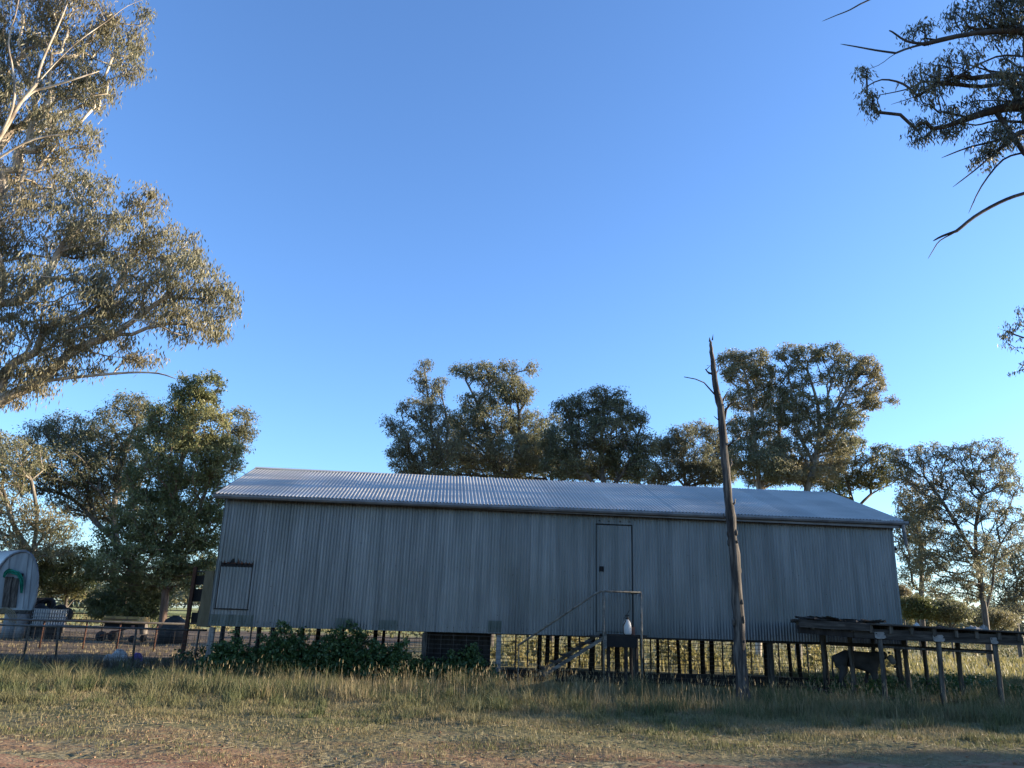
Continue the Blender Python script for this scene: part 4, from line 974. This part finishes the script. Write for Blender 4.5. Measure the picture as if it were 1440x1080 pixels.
# --- gum overhanging the upper right corner (backlit), trunk outside the frame
tree('gum_tree', 'dark backlit gum tree whose branches hang into the upper right corner', 9.9, (1790, 900),
     [(1410, 25, 50, 40), (1355, 20, 30, 25), (1290, 45, 26, 15), (1215, 100, 12, 15), (1222, 140, 14, 20), (1225, 155, 10, 10), (1305, 105, 32, 20), (1350, 90, 40, 26), (1300, 130, 26, 18), (1295, 185, 20, 26), (1340, 170, 32, 24),
      (1400, 130, 50, 30), (1395, 200, 38, 22), (1390, 225, 24, 12), (1440, 90, 50, 40), (1440, 170, 50, 30), (1425, 20, 40, 40), (1520, 100, 80, 90), (1600, 0, 100, 90), (1560, 200, 70, 50)],
     1800, 15, .095, .020, M['leaf_over'], M['barkblack'], .34, .004, seed=5, gw=20, rs=.20, droop=.6, depth=1.0, seg=.28, up=.0, wob=.10,
     guides=[[(1760, 500), (1700, 200), (1600, 90), (1500, 50), (1440, 44), (1370, 47), (1300, 62), (1260, 75), (1235, 92), (1198, 104)], [(1560, 160), (1440, 118), (1380, 122), (1325, 118), (1290, 135), (1253, 147)],
             [(1640, 220), (1500, 160), (1440, 148), (1380, 160), (1330, 178)], [(1600, 60), (1500, 0), (1440, -20)], [(1300, 62), (1275, 58), (1255, 45), (1250, 43)], [(1260, 75), (1232, 71), (1205, 66), (1182, 62)],
             [(1440, 80), (1400, 80), (1340, 110), (1318, 120)], [(1440, 215), (1410, 225), (1380, 262), (1362, 300)] , [(1440, 172), (1400, 170), (1372, 176), (1345, 170)], [(1440, 105), (1395, 100), (1365, 92), (1320, 84)], [(1290, 135), (1270, 118), (1240, 112), (1215, 124)], [(1325, 118), (1300, 115), (1275, 126), (1230, 135)], [(1560, 330), (1500, 260), (1440, 272), (1405, 285), (1370, 305), (1345, 325), (1322, 338), (1312, 352), (1305, 364)], [(1345, 325), (1325, 332), (1312, 339)],
             [(1500, 190), (1440, 185), (1400, 215), (1370, 240), (1340, 263)], [(1440, 185), (1400, 198), (1360, 208), (1324, 222)], [(1500, -60), (1300, -30), (1222, 0), (1195, 14), (1175, 22), (1156, 30)]])
tree('gum_tree', 'gum tree at the right edge showing only two leafy branch ends', 24, (1620, 900),
     [(1440, 470, 30, 30), (1425, 470, 14, 12), (1438, 445, 12, 14), (1440, 518, 20, 9), (1520, 430, 60, 90), (1600, 520, 90, 90), (1600, 350, 80, 80)], 260, 40, .16, .045, M['leaf_dark'], M['barkdark'], .25, .008, seed=8, rs=.42, seg=.5,
     guides=[[(1600, 700), (1570, 560), (1500, 490), (1440, 475), (1405, 462)]])
# --- left background
tree('cypress_tree', 'dense dark green native cypress with pale trunk left of the shed', 38, (229, 884),
     [(290, 545, 22, 24), (262, 552, 22, 22), (275, 570, 34, 26), (240, 590, 36, 26), (285, 605, 44, 34), (225, 625, 42, 30), (260, 650, 55, 40), (305, 640, 34, 34), (215, 680, 45, 32), (275, 700, 52, 40), (210, 720, 48, 36), (240, 745, 60, 36), (290, 740, 34, 34), (175, 760, 40, 28),
      (200, 790, 55, 28), (270, 785, 44, 30), (235, 815, 50, 18), (160, 800, 34, 20), (190, 822, 40, 14), (290, 805, 20, 16)],
     1250, 72, .20, .07, M['leaf_cyp'], M['barkc'], .26, .012, seed=11, rs=.66, droop=.45, upright=True, seg=.7, depth=.9,
     guides=[[(233, 830), (238, 760), (250, 680), (265, 600), (285, 535)], [(237, 800), (256, 770), (275, 730), (300, 660)], [(236, 790), (215, 740), (205, 690)]])
tree('dark_gum', 'dark gum tree leaning left behind the cypress, its crown spread wide', 46, (205, 880),
     [(60, 615, 34, 22), (95, 605, 38, 26), (130, 625, 40, 28), (170, 600, 40, 32), (185, 568, 28, 14), (205, 575, 24, 14), (150, 660, 50, 34), (90, 655, 50, 32), (115, 700, 50, 28), (160, 705, 45, 36), (50, 670, 36, 26), (185, 650, 30, 34), (340, 590, 18, 18), (335, 620, 18, 22), (345, 605, 14, 14), (318, 655, 20, 16)],
     780, 58, .24, .07, M['leaf_dark'], M['barkdark'], .32, .016, seed=13, rs=1.0, droop=.4,
     guides=[[(195, 820), (165, 765), (135, 735), (100, 700), (60, 690)], [(165, 765), (160, 720), (170, 660), (190, 600)], [(135, 735), (120, 680), (95, 640)], [(200, 800), (260, 720), (320, 640)]])
tree('brown_gum', 'golden brown gum tree behind the curved hut with a pale forked trunk', 42, (45, 880),
     [(10, 625, 32, 20), (30, 645, 36, 26), (8, 670, 34, 30), (-30, 640, 40, 40), (15, 720, 42, 24), (60, 730, 34, 20), (40, 760, 50, 22), (85, 745, 28, 16), (0, 770, 40, 22), (70, 775, 30, 12), (-40, 730, 40, 50)],
     420, 52, .24, .065, M['leaf_mid'], M['barkmid'], .26, .016, seed=17, rs=.95, droop=.45, guides=[[(42, 820), (46, 780), (52, 720), (40, 660)], [(46, 780), (20, 740), (5, 690)], [(46, 775), (70, 745), (90, 735)]])
tree('small_tree', 'small yellow green tree between the hut and the cypress', 44, (92, 870),
     [(80, 785, 26, 16), (110, 780, 24, 16), (70, 810, 22, 18), (100, 812, 34, 20), (125, 800, 16, 20), (90, 832, 34, 10), (60, 795, 14, 22)],
     240, 56, .22, .07, M['leaf_bush'], M['barkdark'], .12, .012, seed=19, rs=.75, droop=.3, guides=[[(94, 840), (96, 815), (108, 790)], [(94, 838), (80, 815), (75, 800)]])
tree('dark_bush', 'dark shaded bush filling the space beneath the cypress crown', 40, (175, 872),
     [(150, 845, 24, 16), (180, 842, 34, 20), (210, 848, 24, 18), (165, 862, 34, 8), (205, 864, 22, 7), (140, 860, 14, 8)], 240, 60, .18, .08, M['leaf_cyp'], M['barkdark'], .10, .012, seed=23, rs=.65, droop=.2, cat='bush', guides=[[(176, 862), (178, 850)]])
# --- centre, behind the shed
tree('gum_tree', 'slender pale gum with narrow pointed top, leftmost behind the shed roof', 40, (600, 890),
     [(597, 512, 9, 10), (590, 530, 12, 12), (605, 550, 18, 18), (620, 535, 8, 8), (585, 575, 26, 16), (612, 585, 26, 24), (545, 592, 10, 8), (560, 605, 14, 14), (590, 620, 34, 24), (620, 625, 28, 28), (575, 650, 26, 22), (605, 665, 36, 20), (560, 635, 18, 14)],
     420, 50, .19, .055, M['leaf_grey'], M['barkdark'], .20, .012, seed=29, rs=.62, droop=.5, guides=[[(605, 800), (612, 700), (608, 620), (602, 560), (596, 515)], [(612, 700), (585, 650), (560, 615), (545, 595)], [(610, 660), (630, 610), (622, 560)]])
tree('gum_tree', 'tall gum with golden flat topped tufts above the middle of the shed roof', 42, (690, 890),
     [(652, 520, 18, 10), (675, 522, 24, 12), (690, 535, 16, 12), (715, 515, 16, 8), (747, 518, 8, 9), (720, 545, 22, 20), (735, 555, 14, 16), (700, 555, 26, 14), (665, 565, 20, 14), (655, 595, 24, 20), (695, 590, 40, 24), (740, 600, 30, 26), (670, 635, 44, 28), (720, 640, 48, 30), (755, 640, 28, 28)],
     720, 60, .20, .06, M['leaf_mid'], M['barkdark'], .26, .014, seed=31, rs=.72, droop=.45, guides=[[(695, 800), (700, 700), (690, 630), (672, 570), (655, 535)], [(700, 700), (725, 640), (730, 580), (720, 530), (745, 520)]])
tree('gum_tree', 'rounded dark gum behind the roof, left of the dead trunk', 40, (850, 890),
     [(800, 572, 22, 14), (830, 565, 26, 14), (845, 552, 14, 8), (870, 560, 12, 14), (865, 580, 24, 20), (895, 590, 16, 16), (820, 595, 30, 20), (855, 610, 36, 24), (790, 620, 30, 24), (905, 625, 20, 18), (830, 645, 44, 26), (880, 645, 34, 24), (790, 655, 34, 20), (900, 660, 20, 14)],
     720, 60, .20, .06, M['leaf_dark'], M['barkdark'], .26, .014, seed=37, rs=.72, droop=.45, guides=[[(850, 800), (850, 700), (845, 640), (850, 575)], [(850, 700), (880, 660), (905, 630)], [(850, 700), (815, 650), (800, 590)]])
tree('gum_tree', 'low dense gum thicket tree filling the gap above the middle roof ridge', 47, (775, 890),
     [(770, 635, 34, 26), (735, 655, 36, 20), (805, 655, 40, 18), (640, 645, 40, 26), (680, 655, 40, 18), (850, 662, 40, 14), (780, 600, 16, 20), (640, 600, 16, 20), (905, 668, 30, 12), (600, 655, 30, 16)], 420, 54, .24, .07, M['leaf_dark'], M['barkdark'], .2, .014, seed=41, rs=.9, droop=.45, guides=[[(775, 800), (775, 700)]])
tree('gum_tree', 'bluish open gum between the rounded dark gum and the dead trunk', 46, (965, 890),
     [(930, 625, 16, 14), (1010, 665, 24, 18), (960, 610, 20, 12), (985, 603, 16, 10), (945, 630, 22, 16), (975, 640, 30, 22), (1005, 620, 16, 20), (940, 660, 26, 16), (990, 665, 30, 16), (925, 675, 14, 8), (1020, 650, 20, 26)],
     480, 56, .22, .06, M['leaf_grey'], M['barkdark'], .2, .012, seed=43, rs=.75, droop=.45, guides=[[(970, 800), (968, 710), (960, 650), (965, 615)]])
tree('gum_tree', 'tall gum just right of the dead trunk with dark rounded tufts', 41, (1065, 890),
     [(1030, 505, 22, 12), (1060, 505, 24, 13), (1042, 525, 26, 14), (1075, 530, 20, 20), (1050, 560, 30, 18), (1090, 560, 20, 22), (1085, 590, 24, 18), (1045, 600, 22, 18), (1080, 625, 30, 22), (1040, 640, 22, 22), (1075, 665, 34, 18), (1110, 655, 24, 18)],
     620, 60, .20, .06, M['leaf_mid'], M['bark'], .24, .013, seed=47, rs=.66, droop=.45, guides=[[(1068, 800), (1068, 690), (1062, 630), (1055, 560), (1045, 515)], [(1068, 690), (1092, 640), (1095, 570)]])
tree('gum_tree', 'tallest gum with a leaning pale trunk rising over the right end of the roof', 40, (1120, 890),
     [(1110, 497, 22, 12), (1135, 500, 24, 14), (1165, 495, 24, 12), (1195, 510, 24, 16), (1220, 515, 18, 16), (1230, 540, 14, 20), (1180, 530, 34, 16), (1120, 530, 26, 18), (1205, 560, 28, 16), (1150, 575, 28, 20), (1180, 590, 24, 18), (1225, 565, 14, 12), (1254, 562, 8, 6), (1130, 600, 24, 18), (1155, 615, 24, 18), (1110, 635, 28, 22), (1165, 645, 28, 22), (1145, 668, 34, 16), (1085, 650, 26, 22), (1120, 560, 22, 20), (1185, 620, 22, 16), (1200, 590, 20, 14), (1100, 665, 26, 14), (1110, 580, 20, 20)],
     980, 50, .19, .056, M['leaf_mid'], M['barkmid'], .26, .013, seed=53, rs=.60, droop=.45,
     guides=[[(1125, 800), (1135, 690), (1146, 655), (1152, 620), (1170, 590), (1190, 550), (1215, 520)], [(1152, 620), (1150, 570), (1135, 520)], [(1155, 615), (1190, 590), (1225, 570), (1252, 563)], [(1146, 655), (1120, 600), (1112, 540)]])
tree('gum_tree', 'small yellow tufted gum tucked behind the right end of the roof', 44, (1195, 890),
     [(1180, 645, 20, 18), (1200, 625, 18, 12), (1165, 665, 26, 18), (1215, 655, 18, 18), (1240, 640, 18, 16), (1225, 675, 26, 12), (1170, 690, 24, 10), (1130, 665, 24, 16), (1250, 665, 18, 14), (1200, 675, 30, 12)],
     340, 50, .20, .06, M['leaf_bush'], M['barkmid'], .18, .012, seed=59, rs=.62, droop=.45, guides=[[(1198, 800), (1200, 720), (1192, 680), (1185, 650)], [(1200, 720), (1225, 695), (1255, 680)]])
tree('gum_tree', 'broad spreading gum with dark forked trunk behind the timber platform', 40, (1388, 900),
     [(1275, 640, 24, 14), (1310, 640, 28, 18), (1350, 640, 26, 16), (1385, 632, 28, 16), (1410, 645, 18, 16), (1265, 665, 20, 18), (1300, 670, 34, 22), (1345, 675, 34, 22), (1390, 670, 34, 22), (1420, 680, 18, 22), (1290, 705, 30, 18), (1335, 715, 34, 24), (1380, 715, 34, 20), (1425, 730, 26, 18), (1290, 740, 24, 18),
      (1320, 765, 34, 20), (1365, 765, 34, 22), (1410, 760, 34, 20), (1300, 790, 24, 14), (1350, 800, 30, 18), (1395, 795, 22, 22), (1330, 825, 34, 14), (1370, 830, 20, 14)],
     900, 44, .19, .052, M['leaf_grey'], M['barkdark'], .20, .010, seed=61, rs=.55, droop=.45,
     guides=[[(1386, 870), (1380, 830), (1374, 790), (1355, 755), (1325, 705), (1300, 670)], [(1386, 860), (1396, 820), (1400, 780), (1425, 740), (1450, 725)], [(1374, 790), (1372, 740), (1385, 680)], [(1325, 705), (1290, 690), (1262, 660)]])
tree('gum_tree', 'thin straight gum farther back beyond the right end of the shed', 52, (1297, 890),
     [(1290, 700, 30, 24), (1300, 740, 26, 22), (1280, 770, 22, 20), (1310, 790, 24, 16), (1285, 810, 24, 16), (1270, 740, 20, 24)], 240, 46, .24, .07, M['leaf_mid'], M['barkdark'], .24, .014, seed=67, rs=.85, droop=.45, guides=[[(1296, 850), (1296, 800), (1292, 730)]])
tree('gum_tree', 'soft dark gum at the right edge behind the broad spreading gum', 60, (1430, 885),
     [(1420, 800, 26, 20), (1445, 790, 30, 30), (1405, 835, 30, 18), (1440, 840, 30, 20), (1410, 860, 40, 10), (1470, 810, 30, 30)], 240, 50, .28, .09, M['leaf_grey'], M['barkdark'], .22, .016, seed=71, rs=1.1, droop=.4, guides=[[(1428, 860), (1430, 820)]])
for k, (px, py, rx, ry, Yb, lab, ml) in enumerate(((1290, 855, 26, 14, 46, 'yellow green scrub bush right beside the shed corner', 'leaf_bush'), (1335, 858, 30, 14, 46, 'olive scrub bush under the broad gum, left of its trunk', 'leaf_mid'), (1270, 845, 12, 20, 50, 'narrow bush rising close behind the shed corner', 'leaf_gold'),
                                                  (1395, 870, 34, 12, 50, 'dull scrub bush behind the trunk of the broad gum', 'leaf_grey'))):
    tree('scrub_bush', lab, Yb, (px, py + 15), [(px - rx * .4, py, rx * .6, ry), (px + rx * .4, py + 2, rx * .6, ry * .9), (px, py - ry * .4, rx * .4, ry * .7)], 110, 60, .2, .07, M[ml], M['barkdark'], .08, .012, seed=80 + k, rs=.7, droop=.2, cat='bush', guides=[[(px, py + 8), (px, py)]])
# --- trees to the right, outside the frame, whose shade lies over the yard
k = 0
for (x, y, h, r_) in ((31, 22, 8.5, 3.6), (33, 28.5, 9.5, 4.0), (33, 18.5, 9.5, 2.6), (36, 14.5, 9.6, 1.9), (47, 16.5, 12, 2.2), (42, 20, 9, 4.5), (44, 29, 9, 4)):
    cl = [(x + rnd.uniform(-1, 1) * r_ * .6, y + rnd.uniform(-1, 1) * r_ * .6, h * rnd.uniform(.35, .85), r_ * .5, r_ * .42) for _ in range(7)] + [(x, y, h * .45, r_ * .7, h * .25), (x, y, h * .22, r_ * .8, h * .16)]
    tree('shade_tree', 'bushy gum of the row right of the yard, outside the picture', y, (x, y), cl, 260, 46, .34, .12, M['leaf_mid'], M['barkdark'], .22, .02, seed=100 + k, rs=1.0, droop=.4, world=True, seg=.8, guides=[[(x, y, 2.0), (x + .3, y, h * .5)]], group='gums outside the right of the picture'); k += 1

cl = [(26 + a, 25.5 + b_, c, 1.6, .8) for a, b_, c in ((-1, -2, 7.2), (1, 1.5, 7.8), (0, 0, 8.8), (-.5, 2.2, 9.2), (.5, -1.8, 8.6), (0, .8, 9.9))]
tree('shade_tree', 'taller slim gum beyond the right end of the shed, outside the picture', 25.5, (26, 25.5), cl, 300, 46, .26, .09, M['leaf_mid'], M['bark'], .3, .02, seed=131, rs=.8, droop=.4, world=True, seg=.8, guides=[[(26, 25.5, 3.0), (26.3, 25.4, 8)]])

# far wood along the horizon: one mass of foliage
r_ = np.random.default_rng(77); cs = []; rr = []
for i in range(1500):
    az = rad(r_.uniform(-44, 46)); D = r_.uniform(150, 210); h = 3.0 + 5.5 * (0.5 + .5 * math.sin(az * 23) * math.cos(az * 9.3)) + r_.uniform(0, 2.5)
    z = r_.uniform(.3, 1) * h; cs.append((D * math.sin(az), D * math.cos(az), z)); rr.append(r_.uniform(1.3, 2.4))
V, F = leaves(np.array(cs), None, np.array(rr), 34, 1.1, .5, r_, .3)
tag(put('far_wood', npmesh('far_wood', V, F), M['leaf_grey']), 'distant line of gum trees along the horizon', 'wood', kind='stuff')

# ================================================================== GRASS AND WEEDS
def shed_uv(x, y):
    d0 = (x - U0[0]) * UD[0] + (y - U0[1]) * UD[1]; d1 = (x - U0[0]) * VD[0] + (y - U0[1]) * VD[1]; return d0, d1
def blades(x, y, h, w_, lean, r_, z=None):
    n = len(x); z = gz(x, y) if z is None else z; a = r_.uniform(0, 2 * np.pi, n); la = r_.uniform(0, 2 * np.pi, n)
    p = np.stack([x, y, z - .01], 1); s = np.stack([np.cos(a), np.sin(a), np.zeros(n)], 1) * (w_ / 2)[:, None]
    ld = np.stack([np.cos(la), np.sin(la), np.zeros(n)], 1) * (lean * h)[:, None]; up = np.zeros((n, 3)); up[:, 2] = h
    V = np.empty((n, 5, 3)); V[:, 0] = p - s; V[:, 1] = p + s; m = p + up * .55 + ld * .3; V[:, 2] = m + s * .7; V[:, 3] = m - s * .7; V[:, 4] = p + up * np.sqrt(np.maximum(.1, 1 - lean ** 2 * .6))[:, None] + ld
    b_ = np.arange(n)[:, None] * 5
    F3 = np.concatenate([b_ + np.array([[0, 1, 2]]), b_ + np.array([[0, 2, 3]]), b_ + np.array([[3, 2, 4]])], 0)
    return V.reshape(-1, 3), F3
def noise2(x, y, s=1.0):
    return .5 + .25 * np.sin(x * 1.7 * s + 2.1 * np.sin(y * 1.3 * s)) + .25 * np.sin(y * 2.3 * s + 1.7 * np.sin(x * .9 * s + 1))
def grass(name, label, n, xr, yr, hf, wid, m, dens=None, leanr=(.1, .7), seed=0, tuft=None):
    r_ = np.random.default_rng(seed)
    if tuft:
        nt_ = n // tuft; cx_ = r_.uniform(*xr, nt_); cy_ = r_.uniform(*yr, nt_); x = np.repeat(cx_, tuft) + r_.normal(0, .05, nt_ * tuft); y = np.repeat(cy_, tuft) + r_.normal(0, .05, nt_ * tuft)
    else: x = r_.uniform(*xr, n); y = r_.uniform(*yr, n)
    inside = np.abs(x) < (y * .72 + 1.5)
    if dens is not None: inside &= r_.random(len(x)) < dens(x, y)
    x, y = x[inside], y[inside]; h = hf(x, y) * r_.uniform(.5, 1.2, len(x))
    V, F = blades(x, y, h, wid * r_.uniform(.6, 1.3, len(x)), r_.uniform(*leanr, len(x)), r_)
    TRI[0] += len(F)
    return tag(put(name, npmesh(name, V, F), m), label, 'grass', kind='stuff')
trk = lambda x: 8.9 + .27 * np.maximum(x, -1.5)
grass('short_grass', 'short trampled grass and litter along the dirt track', 190000, (-11, 13), (8.0, 16), lambda x, y: .035 + .05 * noise2(x, y, 1.3) * np.clip((y - 9) / 4, .3, 1), .009, M['grass_dry'],
      dens=lambda x, y: np.clip(noise2(x, y, 1.1) * 1.4 - .25 + (y - 12) * .12, .08, 1) * np.where(y < trk(x), .15, 1), leanr=(.3, 1.2), seed=1)
grass('olive_grass', 'low olive grass patches nearest the dirt track', 60000, (-11, 13), (9.0, 14.5), lambda x, y: .04 + .07 * noise2(x + 3, y, 1.6), .010, M['grass'],
      dens=lambda x, y: np.clip(noise2(x + 9, y + 2, 1.2) * 2 - .5, 0, 1) * np.clip((y - trk(x) - .2) / 1.5, 0, 1), seed=31, tuft=7)
grass('mixed_grass', 'grey green grass between the track and the shed', 110000, (-15, 17), (11.3, 21), lambda x, y: (.07 + .13 * np.clip((y - 13) / 4, 0, 1) * (.5 + noise2(x, y, .7))) * np.clip(1 - (y - 18.2) * .25, .4, 1), .011, M['grass'],
      dens=lambda x, y: np.clip((y - 11.3) / 2.5, .1, 1) * (.45 + .75 * noise2(x + 5, y, .9)), seed=2, tuft=6)
grass('tall_dry_grass', 'tall dry seeding grass in front of the shed', 30000, (-9, 13), (15.0, 20.5), lambda x, y: (.26 + .14 * noise2(x, y, .8)) * np.clip(1 - (y - 17.5) * .25, .4, 1), .010, M['grass_dry'],
      dens=lambda x, y: np.clip(1.7 * noise2(x + 2, y * 2, .9) * noise2(x * 1.7, y + 3, 1.3) - .1, 0, 1) * np.clip((x + 8) / 4, .15, 1), leanr=(.05, .45), seed=3, tuft=5)
grass('green_grass', 'lush dark green grass around the platform and the shed corner', 60000, (-16, 17), (15.2, 22.5), lambda x, y: (.18 + .14 * noise2(x, y, .6)) * np.clip(1 - (y - 18) * .2, .5, 1), .012, M['grass_green'],
      dens=lambda x, y: np.clip((x - 3) / 4, 0, 1) + np.clip((-1 - x) / 4, 0, .8) + .15, leanr=(.1, .7), seed=4, tuft=6)
grass('paddock_grass', 'thick grass in the paddock behind and right of the shed', 60000, (-2, 50), (22, 55), lambda x, y: (.16 + .22 * noise2(x, y, .3)) * np.where(y > 27.5, 1.25, .9), .045, M['weed_gold'],
      dens=lambda x, y: np.where(y > 27.5, .45, 0), seed=5, tuft=6)
grass('yard_grass', 'sparse dead grass in the bare yard on the left', 20000, (-40, -4), (21.5, 46), lambda x, y: .07 + .1 * noise2(x, y, .5), .02, M['grass_dry'], dens=lambda x, y: np.clip(1.4 - (y - 21) * .06, .1, 1), seed=6, tuft=6)
grass('far_grass', 'sunny paddock grass far behind the fences', 30000, (-70, 75), (56, 130), lambda x, y: .3 + 0 * x, .16, M['grass'], seed=7, tuft=4)
grass('shaded_paddock_grass', 'green grass between the platform and the sunny paddock', 26000, (6, 26), (20.5, 28), lambda x, y: .2 + .14 * noise2(x, y, .5), .022, M['grass_green'], seed=15, tuft=6, dens=lambda x, y: np.where(x > 9, 1, 0))
# grass stalks with seed heads
r_ = np.random.default_rng(9); n = 2600; x = r_.uniform(-8, 11, n); y = r_.uniform(15.5, 18.6, n); keep = r_.random(n) < .25 + .75 * noise2(x, y, .6); keep2 = (x > -3) | (r_.random(len(keep)) < .35) if False else keep
x, y = x[keep], y[keep]; k2 = (x > -3) | (r_.random(len(x)) < .3); x, y = x[k2], y[k2]; n = len(x); h = r_.uniform(.3, .60, n)
V1, F1 = blades(x, y, h, np.full(n, .008), r_.uniform(.02, .25, n), r_)
tops = V1.reshape(-1, 5, 3)[:, 4]; V2, F2 = blades(tops[:, 0], tops[:, 1], np.full(n, .08), np.full(n, .015), r_.uniform(.1, .6, n), r_, z=tops[:, 2] - .03)
tag(put('seed_stalks', npmesh('seed_stalks', np.concatenate([V1, V2]), np.concatenate([F1, F2 + len(V1)])), M['grass_dry']), 'thin straw stalks with seed heads in front of the shed', 'grass', kind='stuff')
r_ = np.random.default_rng(44); nt_ = 560; cx_ = r_.uniform(-13, 14, nt_); cy_ = r_.uniform(12.3, 19.6, nt_); hh = r_.uniform(.16, .55, nt_) * np.clip((cy_ - 11) / 5, .3, 1); k_ = 60
x = np.repeat(cx_, k_) + r_.normal(0, 1, nt_ * k_) * np.repeat(r_.uniform(.04, .14, nt_), k_); y = np.repeat(cy_, k_) + r_.normal(0, .07, nt_ * k_)
V, F = blades(x, y, np.repeat(hh, k_) * r_.uniform(.5, 1.1, len(x)), np.full(len(x), .011), r_.uniform(.1, .9, len(x)), r_); TRI[0] += len(F)
tag(put('grass_clumps', npmesh('grass_clumps', V, F), M['grass_green']), 'uneven taller green grass clumps before the shed and the platform', 'grass', kind='stuff')
# leafy weeds
def weeds(name, label, mounds, n, size, m, seed, stems=True):
    r_ = np.random.default_rng(seed); cs = []; rs = []
    mb = MB()
    for (x, y, rx, ry, h) in mounds:
        k = max(3, int(n * rx * h)); 
        for _ in range(k):
            a = r_.uniform(0, 6.28); q = r_.random() ** .5; px, py = x + math.cos(a) * q * rx, y + math.sin(a) * q * ry; z = h * (1 - .55 * q * q) * r_.uniform(.15, 1.0)
            cs.append((px, py, z)); rs.append(r_.uniform(.08, .16))
            if stems and r_.random() < .3: mb.tube([(px + r_.uniform(-.1, .1), py, 0), (px, py, z)], .006, 3, caps=False)
    V, F = leaves(np.array(cs), None, np.array(rs), 14, size, size * .75, r_, .15)
    if stems:
        b_ = len(V); V = np.concatenate([V, np.array(mb.v)]); F = np.concatenate([F, np.array(mb.f) + b_])
    tag(put(name, npmesh(name, V, F), m), label, 'weeds', kind='stuff'); TRI[0] += len(F) * 2
md = []
for px, h in ((300, .5), (315, .8), (330, .95), (350, .7), (375, 1.0), (395, 1.2), (415, 1.05), (435, .8), (455, .95), (470, 1.15), (490, 1.2), (510, 1.1), (530, .85), (550, .8), (565, .95), (585, .6), (612, .55), (640, .7), (665, .85), (690, .4)):
    u_ = onrow(px, 915, -.35); p = sh(u_, rnd.uniform(-.55, -.1), 0); md.append((p[0], p[1], .38, .42, h * 1.12))
weeds('mallow_weeds', 'tall dark green leafy weeds against the left half of the shed', md, 330, .075, M['leaf_weed'], 1)
md = []
for px, h in ((240, .35), (262, .55), (280, .7)):
    p = aty(px, 920, 21.2); md.append((p[0], p[1], .4, .4, h))
weeds('corner_weeds', 'low green weeds round the foot of the gate frame', md, 120, .07, M['leaf_weed'], 2)
md = [(aty(px, 950, 20.6)[0], 20.2 + rnd.uniform(-.6, .6), .38, .4, rnd.uniform(.35, .6)) for px in range(1150, 1300, 14)] + [(x_, 18.4 + rnd.uniform(-.4, .7), .32, .3, rnd.uniform(.35, .62)) for x_ in (7.0, 7.5, 8.0, 8.5, 8.9, 9.4)] + [(rnd.uniform(9.5, 15), rnd.uniform(21, 25), .5, .5, rnd.uniform(.3, .6)) for _ in range(14)]
weeds('platform_weeds', 'shaded broad leaf weeds growing under and behind the platform', md, 110, .07, M['leaf_weed'], 3)
md = [(rnd.uniform(-1, 13.5), rnd.uniform(28.6, 33), .45, .4, rnd.uniform(.5, 1.7)) for _ in range(16)]
weeds('sunlit_weeds', 'sunlit yellow green weeds in the paddock seen beneath the shed', md, 48, .13, M['weed_gold'], 4)
# dead brushy weeds at the foot of the wire fence
r_ = np.random.default_rng(21); n = 5200; x = r_.uniform(-16, -6.5, n); y = 20.6 + r_.normal(0, .35, n); V, F = blades(x, y, r_.uniform(.12, .5, n), np.full(n, .010), r_.uniform(.1, 1.0, n), r_)
M['deadweed'] = leafmat('dead_weed', (.05, .042, .03), (.11, .09, .065), (.07, .06, .04), 1.0, .2)
tag(put('dead_weeds', npmesh('dead_weeds', V, F), M['deadweed']), 'dry brown weeds along the foot of the wire fence', 'weeds', kind='stuff')
# small sticks and stones on the track
mb = MB()
for i in range(900):
    x_, y_ = rnd.uniform(-7, 10), rnd.uniform(8.2, 13); a = rnd.uniform(0, 6.28); l = rnd.uniform(.03, .16)
    z_ = gz(x_, y_) + .018
    mb.tube([(x_, y_, z_), (x_ + math.cos(a) * l, y_ + math.sin(a) * l, z_ + .01)], rnd.uniform(.003, .007), 4)
tag(mb.go('twig_litter', M['board']), 'fallen twigs and bark scattered on the dirt track', 'twigs', kind='stuff')
mb = MB()
for i in range(900):
    x_, y_ = rnd.uniform(-7, 11), rnd.uniform(8, 12.5); r0 = rnd.uniform(.005, .016); mb.box((x_, y_, gz(x_, y_) + .012 + r0 * .3), (r0 * 2, r0 * 1.6, r0), None, jit=r0 * .3)
tag(mb.go('pebbles', M['track']), 'small stones and reddish clods on the dirt track', 'stones', kind='stuff')
print('tris approx', TRI[0])
